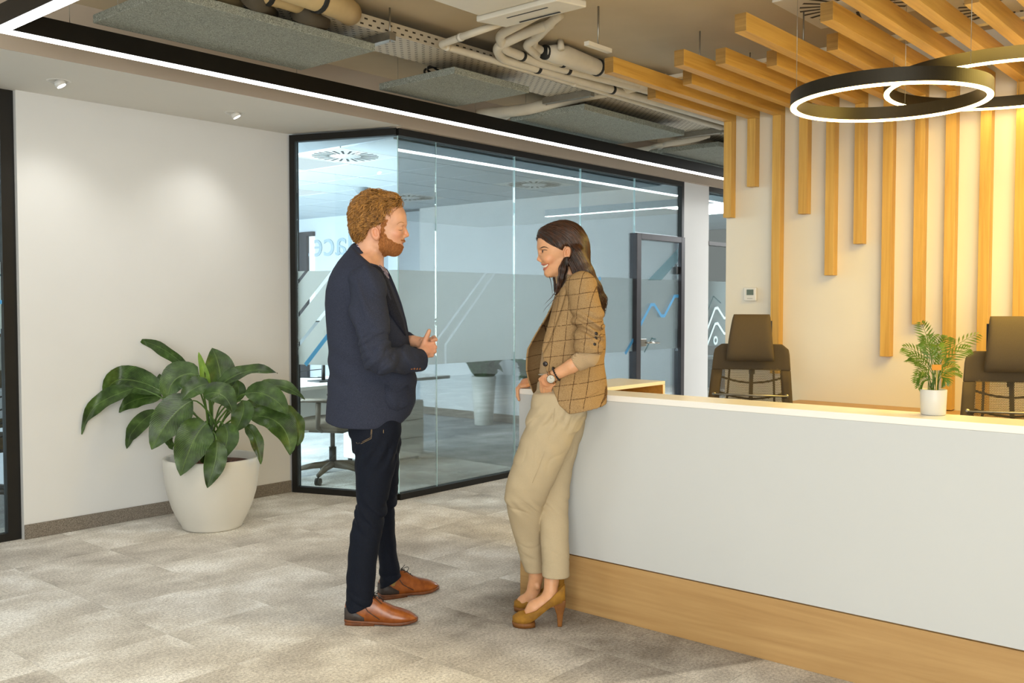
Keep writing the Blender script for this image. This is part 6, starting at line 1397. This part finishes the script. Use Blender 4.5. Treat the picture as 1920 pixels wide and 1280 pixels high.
wb = [on_w(lambda P: slices(P, BW_, 2.2), x, 702, -.19, .003) for x in (1013, 1017, 1023, 1030, 1040, 1052)]
MB().tube(wb, .011, 8, flat=.3).build('belt', MT['belt'], woman)
sm_ = MB(); sm_.tube([on_w(pants_f, x, y, -.22) for x, y in ((1040, 765), (1037, 790), (1029, 820), (1020, 850), (1009, 880), (998, 905))], .0011, 5)
sm_.tube([on_w(pants_f, x, y, -.22) for x, y in ((1008, 727), (1016, 727), (1026, 728), (1034, 730))], .0013, 5); sm_.build('seam', MT['chino'], woman)
# blazer: a thin shell open at the front
NX = np.array(sorted([(m(0, y, -.12)[2], m(x, y, -.12)[0]) for y, x in ((510, 1060), (548, 1046), (570, 1039), (600, 1030), (630, 1021), (650, 1016), (665, 1017), (690, 1022), (712, 1030), (740, 1040), (757, 1047), (772, 1064))]))
HM = np.array(sorted([(m(x, 760)[0], m(0, y)[2]) for x, y in ((990, 715), (1000, 742), (1006, 748), (1040, 756), (1052, 765), (1062, 768), (1090, 763), (1125, 757), (1140, 754))]))
NBw, NFw = m(1096, 519), m(1040, 552); nw = np.array([(NFw - NBw)[2], 0, -(NFw - NBw)[0]]); nw = (nw / np.linalg.norm(nw)).astype(np.float32)
if nw[2] < 0: nw = -nw
def blz_out(P):
    d = slices(P, JW, 2.2); z = P[:, 2]
    return d - .0035 * np.sin(z * 33 + P[:, 0] * 30 + 1.5 * np.sin(P[:, 1] * 15)) * np.clip((P[:, 0] - .0) / .1, .2, 1)
def sleeve_w(P, A, rr, cut):
    d = chain(P, A, rr, .025); n = A[-1] - A[-2]; n = (n / np.linalg.norm(n)).astype(np.float32); z = P[:, 2]
    k_ = np.exp(-((z - m(0, 612, -.2)[2]) / .062) ** 2) * (P[:, 1] < 0)
    d = d - .0095 * k_ * np.sin(z * 150 + P[:, 0] * 60 + 1.8 * np.sin(P[:, 0] * 45 + z * 20)) - .0014 * np.sin(z * 60 + P[:, 0] * 50)
    d = d + np.where(P[:, 1] < 0, crease(P, m(0, 608, -.2)[2], .055, 70, 34, .0085, 15, 2.2) + crease(P, m(0, 555, -.2)[2], .04, 40, -55, .0040), 0)
    return smax(d, (P - A[-1].astype(np.float32)) @ n - cut, .004)
def blazer_f(P):
    z = P[:, 2]; d = blz_out(P); sh = np.maximum(d, -(d + .0075))
    nx = np.interp(z, NX[:, 0], NX[:, 1]); yc = np.interp(z, [m(0, 755)[2], m(0, 655)[2], m(0, 560)[2]], [.050, .040, .055]); near = smax(P[:, 1] - yc, P[:, 0] - nx, .004); sh = smax(sh, -near, .003)
    sh = smax(sh, (P - NBw.astype(np.float32)) @ nw, .006)
    hm = np.interp(P[:, 0], HM[:, 0], HM[:, 1]); far = P[:, 1] > .0; hm2 = np.interp(P[:, 0], [m(990, 0)[0], m(1003, 0)[0], m(1030, 0)[0], m(1140, 0)[0]], [m(0, 715)[2], m(0, 745)[2], m(0, 752)[2], m(0, 752)[2]]); sh = smax(sh, np.where(far & (P[:, 0] < .05), hm2, hm) - z, .003)
    a = sleeve_w(P, [AL[0], AL[1], m(1104, 648, -.215), m(1103, 660, -.216)], [.066, .060, .056, .053], .004); a2 = np.maximum(a, -(a + .007)); inner = P[:, 1] > -.15
    b = sleeve_w(P, AR[:4], [.064, .058, .050, .040], -.02); sl = np.where(z > m(0, 640, -.2)[2], a, a2)
    return smin(smin(sh, sl, .005), b, .005)
sculpt('blazer', blazer_f, (-.16, -.29, .90), (.27, .36, 1.53), .0042, MT['tweed'], woman)
def on_blz(px, py, off):
    y = -.24
    while y < .1 and float(blz_out(np.array([m(px, py, y)], np.float32))[0]) > 0: y += .002
    return m(px, py, y - off)
def rs(pts, n):
    P = np.array(pts, float); t = np.linspace(0, len(P) - 1, n); return [np.array([np.interp(v, range(len(P)), P[:, 0]), np.interp(v, range(len(P)), P[:, 1])]) for v in t]
o = [on_blz(*p, .009) for p in rs([(1052, 540), (1044, 560), (1036, 585), (1027, 612), (1020, 638), (1016, 655)], 20)]; i_ = [on_blz(*p, .011) for p in rs([(1065, 533), (1058, 560), (1052, 580), (1042, 608), (1031, 638), (1018, 662)], 20)]
b = MB(); secs = []
for a, c in zip(o, i_):
    mm = (a + c) / 2 + np.array([-.001, -.004, .0]); n_ = np.array([0, .006, 0]); secs.append([a, mm, c, c + n_, mm + n_, a + n_])
loft(b, secs).build('lapel', MT['tweed'], woman)
b = MB(); secs = []
for q in np.linspace(0, 1, 25):
    a = (q - .5) * 2 * math.pi * .72; ca, sa = -math.cos(math.pi + a), math.sin(math.pi + a); f = (1 - ca) / 2; o_ = np.array([ca, sa, 0]); x = m(1073, 530)[0] + ca * .062; z = NBw[2] - (x - NBw[0]) * nw[0] / nw[2]
    c0 = np.array([x, sa * .066, z]); top = c0 + np.array([0, 0, .012]); bot = c0 + o_ * .020 + np.array([0, 0, -.026]); mid_ = (top + bot) / 2 + o_ * .006; n_ = o_ * .005; secs.append([top, mid_, bot, bot - n_, mid_ - n_, top - n_])
loft(b, secs).build('blazer_collar', MT['tweed'], woman)
def disc(name, c, nrm, r, th, mt): c = np.array(c); nrm = np.array(nrm, float) / np.linalg.norm(nrm); return MB().tube([c, c + nrm * th * .6, c + nrm * th], [r, r, r * .75], 14).build(name, MT[mt], woman)
bc = on_blz(1022.5, 682, .004); disc('button', bc, (-.3, -1, 0), .0105, .005, 'button')
for x, y in ((1118, 625), (1117, 634), (1115, 645)):
    yy = -.30
    while yy < 0 and float(blazer_f(np.array([m(x, y, yy)], np.float32))[0]) > 0: yy += .002
    disc('cuff_button', m(x, y, yy), (.35, -1, 0), .0072, .004, 'button')
pk_ = [on_blz(x, y, .002) for x, y in rs([(1078, 748), (1095, 746), (1110, 740), (1122, 734)], 10)]; MB().tube(pk_, .0020, 5).build('pocket_seam', MT['tweed'], woman)
# watch and bracelet on the near wrist
wd = AL[5] - AL[4]; wd = wd / np.linalg.norm(wd); wc = m(1034.5, 707.5, -.187)
def band(name, c, d_, r, w_, mt, bead=False):
    u = np.cross(d_, (0, 1, 0)); u /= np.linalg.norm(u); v = np.cross(d_, u); b = MB()
    if bead:
        for q in range(20): a = q * math.pi / 10; p = c + (u * math.cos(a) + v * math.sin(a)) * r; b.grid(lambda s, t, p=p: tuple(p + .0044 * np.array([math.cos(2*math.pi*s) * math.sin(math.pi*t), math.sin(2*math.pi*s) * math.sin(math.pi*t), math.cos(math.pi*t)])), 8, 6, True, True)
    else:
        secs = []
        for q in range(25): a = q * math.pi / 12; e = u * math.cos(a) + v * math.sin(a); secs.append([c + e * r + d_ * w_, c + e * (r + .002) + d_ * w_, c + e * (r + .002) - d_ * w_, c + e * r - d_ * w_])
        loft(b, secs, caps=False)
    return b.build(name, MT[mt], woman)
wt = band('watch_strap', wc, wd, .0262, .0065, 'gold'); fc = wc + np.array([-.004, -.0285, -.004]); MB().tube([fc, fc + np.array([-.001, -.006, 0])], .0185, 24).build('watch_case', MT['gold'], wt); MB().tube([fc + np.array([-.001, -.0060, 0]), fc + np.array([-.0011, -.0068, 0])], .0160, 24).build('watch_dial', MT['dial'], wt)
for dx, dz in ((.008, .006), (-.004, .011)): q0 = fc + np.array([-.0012, -.0071, 0]); MB().tube([q0, q0 + np.array([dx, 0, dz])], .0006, 4).build('watch_hand', MT['button'], wt)
band('bracelet', m(1043, 700.5, -.191), wd, .0285, .0, 'bead', True)
# pumps
def pump(toe, ang, hh=.112, plat=.021, L=.222):
    c, s_ = math.cos(ang), math.sin(ang)
    def Wp(x, y, z): return toe + np.array([x * c - y * s_, x * s_ + y * c, z])
    X = np.array([0, .008, .025, .05, .075, .10, .13, .16, .185, .205, .217, .222]); wd = np.interp(X, [0, .008, .025, .06, .10, .15, .19, .21, .222], [.010, .024, .036, .041, .038, .030, .029, .027, .014]); fz = np.interp(X, [0, .06, .09, .13, .17, .222], [.0, .0, .012, .046, .076, .092]) + plat
    top = np.interp(X, [0, .02, .055, .062, .08, .12, .16, .19, .215, .222], [.022, .036, .048, .046, .036, .030, .034, .050, .070, .064])
    secs = []
    for x, w_, f_, t_ in zip(X, wd, fz, top):
        q = []; closed = x <= .056
        for a in np.linspace(0, math.pi, 15):
            y, zz = w_ * math.copysign(abs(math.cos(a)) ** .7, math.cos(a)), t_ * math.sin(a) ** .75
            if not closed: zz = t_ * min(1, math.sin(a) * 2.2) if abs(math.cos(a)) > .62 else max(.006, t_ * (1 - (1 - abs(math.cos(a)) / .62) * 3.0))
            q.append(Wp(x, y, f_ + zz))
        q += [Wp(x, -w_ * .7, f_ - .004), Wp(x, w_ * .7, f_ - .004)]; secs.append(q)
    t = loft(MB(), secs).build('shoe', MT['suede'], woman)
    cap = [Wp(.2225, 0, 0)]
    secs = []
    for x, w_ in zip((-.002, .008, .025, .05, .075, .092), (.012, .026, .0375, .0425, .040, .030)): secs.append([Wp(x, w_, plat + .001), Wp(x, -w_, plat + .001), Wp(x + .004, -w_ * .94, .001 + .003 * (x > .07)), Wp(x + .004, w_ * .94, .001 + .003 * (x > .07))])
    loft(MB(), secs).build('platform', MT['suede_dark'], t)
    secs = []
    for z, x0, x1, w_ in ((hh + .004, .160, .224, .026), (.088, .176, .222, .023), (.055, .186, .214, .016), (.02, .190, .210, .0125), (0.0005, .190, .209, .012)): secs.append([Wp(x0, w_, z), Wp(x0, -w_, z), Wp(x1, -w_ * .9, z), Wp(x1, w_ * .9, z)][::-1])
    loft(MB(), secs[::-1]).build('shoe_heel', MT['suede_dark'], t, bevel=.003); return t
t1 = m(961, 1170, -.126); t1[2] = 0; pump(t1, -.03); t2 = m(964, 1146, .078); t2[2] = 0; pump(t2, -.08)
# hair
def hair_f(P):
    d = ell(P, m(1056, 455), (.104, .083, .096)); d = smin(d, ell(P, m(1083, 480), (.052, .076, .085)), .03); d = smin(d, ell(P, m(1034, 441), (.062, .064, .042)), .02)
    FL = np.array(sorted([(m(0, y)[2], m(x, y)[0]) for y, x in ((405, 990), (432, 1001), (443, 1006), (452, 1018), (460, 1032), (467, 1047), (474, 1059), (488, 1064), (505, 1064), (540, 1064))]))
    d = smax(d, (np.interp(P[:, 2], FL[:, 0], FL[:, 1]) - P[:, 0]) * .7, .006)
    fall = None
    for y in (-.075, -.035, .0, .04, .075):
        k_ = abs(y) / .075; e = chain(P, [m(1078, 478, y), m(1094, 512, y * 1.05), m(1110 - 4 * k_, 540, y * 1.05), m(1121 - 5 * k_, 562, y * 1.0), m(1128 - 6 * k_, 582, y * .9)], [.040, .040, .036, .030, .013], .015); fall = e if fall is None else smin(fall, e, .02)
    lock = chain(P, [m(1063, 486, -.070), m(1056, 505, -.078), m(1053, 522, -.078), m(1049, 536, -.070), m(1043, 550, -.060)], [.015, .0165, .013, .009, .004], .01)
    lock2 = chain(P, [m(1016, 436, .040), m(1012, 446, .056), m(1016, 462, .068), m(1036, 488, .078), m(1044, 522, .078), m(1043, 545, .070)], [.014, .012, .012, .014, .012, .004], .01)
    ear = ell(P, m(1063, 474, -.085), (.026, .030, .034)); d = smax(smin(d, fall, .015), -ear, .006); return smin(smin(d, lock, .008), lock2, .01)
V, Q = polygonise(hair_f, axis(-.13, .23, .004), axis(-.14, .14, .004), axis(1.27, 1.75, .004)); V = smooth_mesh(V, Q, 1)
hairw = mesh_np('hair', V, Q, MT['hair_cap_w'], woman)
rg = np.random.default_rng(9); part = m(1045, 425)
cand = np.where((V[:, 2] > m(0, 500)[2]) & (head_w(V) > .002))[0]; S0 = V[rg.choice(cand, 1500)]
cw = m(1058, 460)
def flow_w(P, N, i):
    r = P - cw; up = np.clip((r[:, 2] - .0) / .07, 0, 1)[:, None]; back = np.array([[1.0, 0, -.35]]) + np.stack([np.zeros(len(P)), np.sign(P[:, 1]) * .55, np.zeros(len(P))], 1)
    low = np.clip((m(0, 480)[2] - P[:, 2]) / .05, 0, 1)[:, None]; side = np.array([[.55, 0, -.85]]); dn = np.where((P[:, 0] < m(1060, 500)[0])[:, None], np.array([[-.22, 0, -1.0]]), np.array([[.42, 0, -.9]]))
    return (back * up + side * (1 - up)) * (1 - low) + dn * low
k = 40; S = trace(hair_f, S0, flow_w, k - 1, .0062, .0012)
u = np.linspace(0, 1, k)[None, :]; ph = rg.uniform(0, 6.28, (len(S), 1)); low = np.clip((m(0, 525)[2] - S[:, :, 2]) / .10, 0, 1); am = rg.uniform(.001, .0085, (len(S), 1)) * (.10 + 1.2 * low); fq = rg.uniform(2.0, 3.2, (len(S), 1))
S = S + (np.stack([np.cos(ph + fq * 6.28 * u), np.sin(ph + fq * 6.28 * u), .3 * np.sin(ph + fq * 6.28 * u)], 2) * am[..., None])
keep = np.ones(len(S), bool)
R = rg.uniform(.0010, .0021, (len(S), 1)) * (1 - .8 * u ** 3); tubes_mesh('hair_strands', S[keep], R[keep], MT['hair_w'], hairw, 4)
loose = []
for P4 in ([(1126, 560), (1136, 566), (1128, 575), (1137, 583), (1131, 590), (1137, 586)], [(1122, 552), (1131, 560), (1138, 572), (1132, 580), (1136, 592)], [(1118, 545), (1128, 548), (1134, 542), (1128, 540)], [(1042, 545), (1034, 560), (1024, 566), (1022, 570)], [(1044, 555), (1032, 569), (1020, 578), (1019, 585)], [(1030, 518), (1034, 530), (1037, 545), (1035, 560)], [(1121, 540), (1127, 552), (1121, 560), (1129, 570), (1136, 578)], [(1127, 570), (1133, 578), (1130, 588), (1135, 595)]):
    for dy in (-.02, .01):
        pts = [m(x, y, dy + (-.05 if x < 1060 else 0)) for x, y in P4]; loose.append([bez(pts, s) if len(pts) < 5 else np.array([np.interp(s * (len(pts) - 1), range(len(pts)), [p[c_] for p in pts]) for c_ in range(3)]) for s in np.linspace(0, 1, 16)])
L_ = np.array(loose); tubes_mesh('loose_curls', L_, np.tile(np.linspace(.0016, .0004, 16), (len(L_), 1)), MT['hair_w'], hairw, 5)
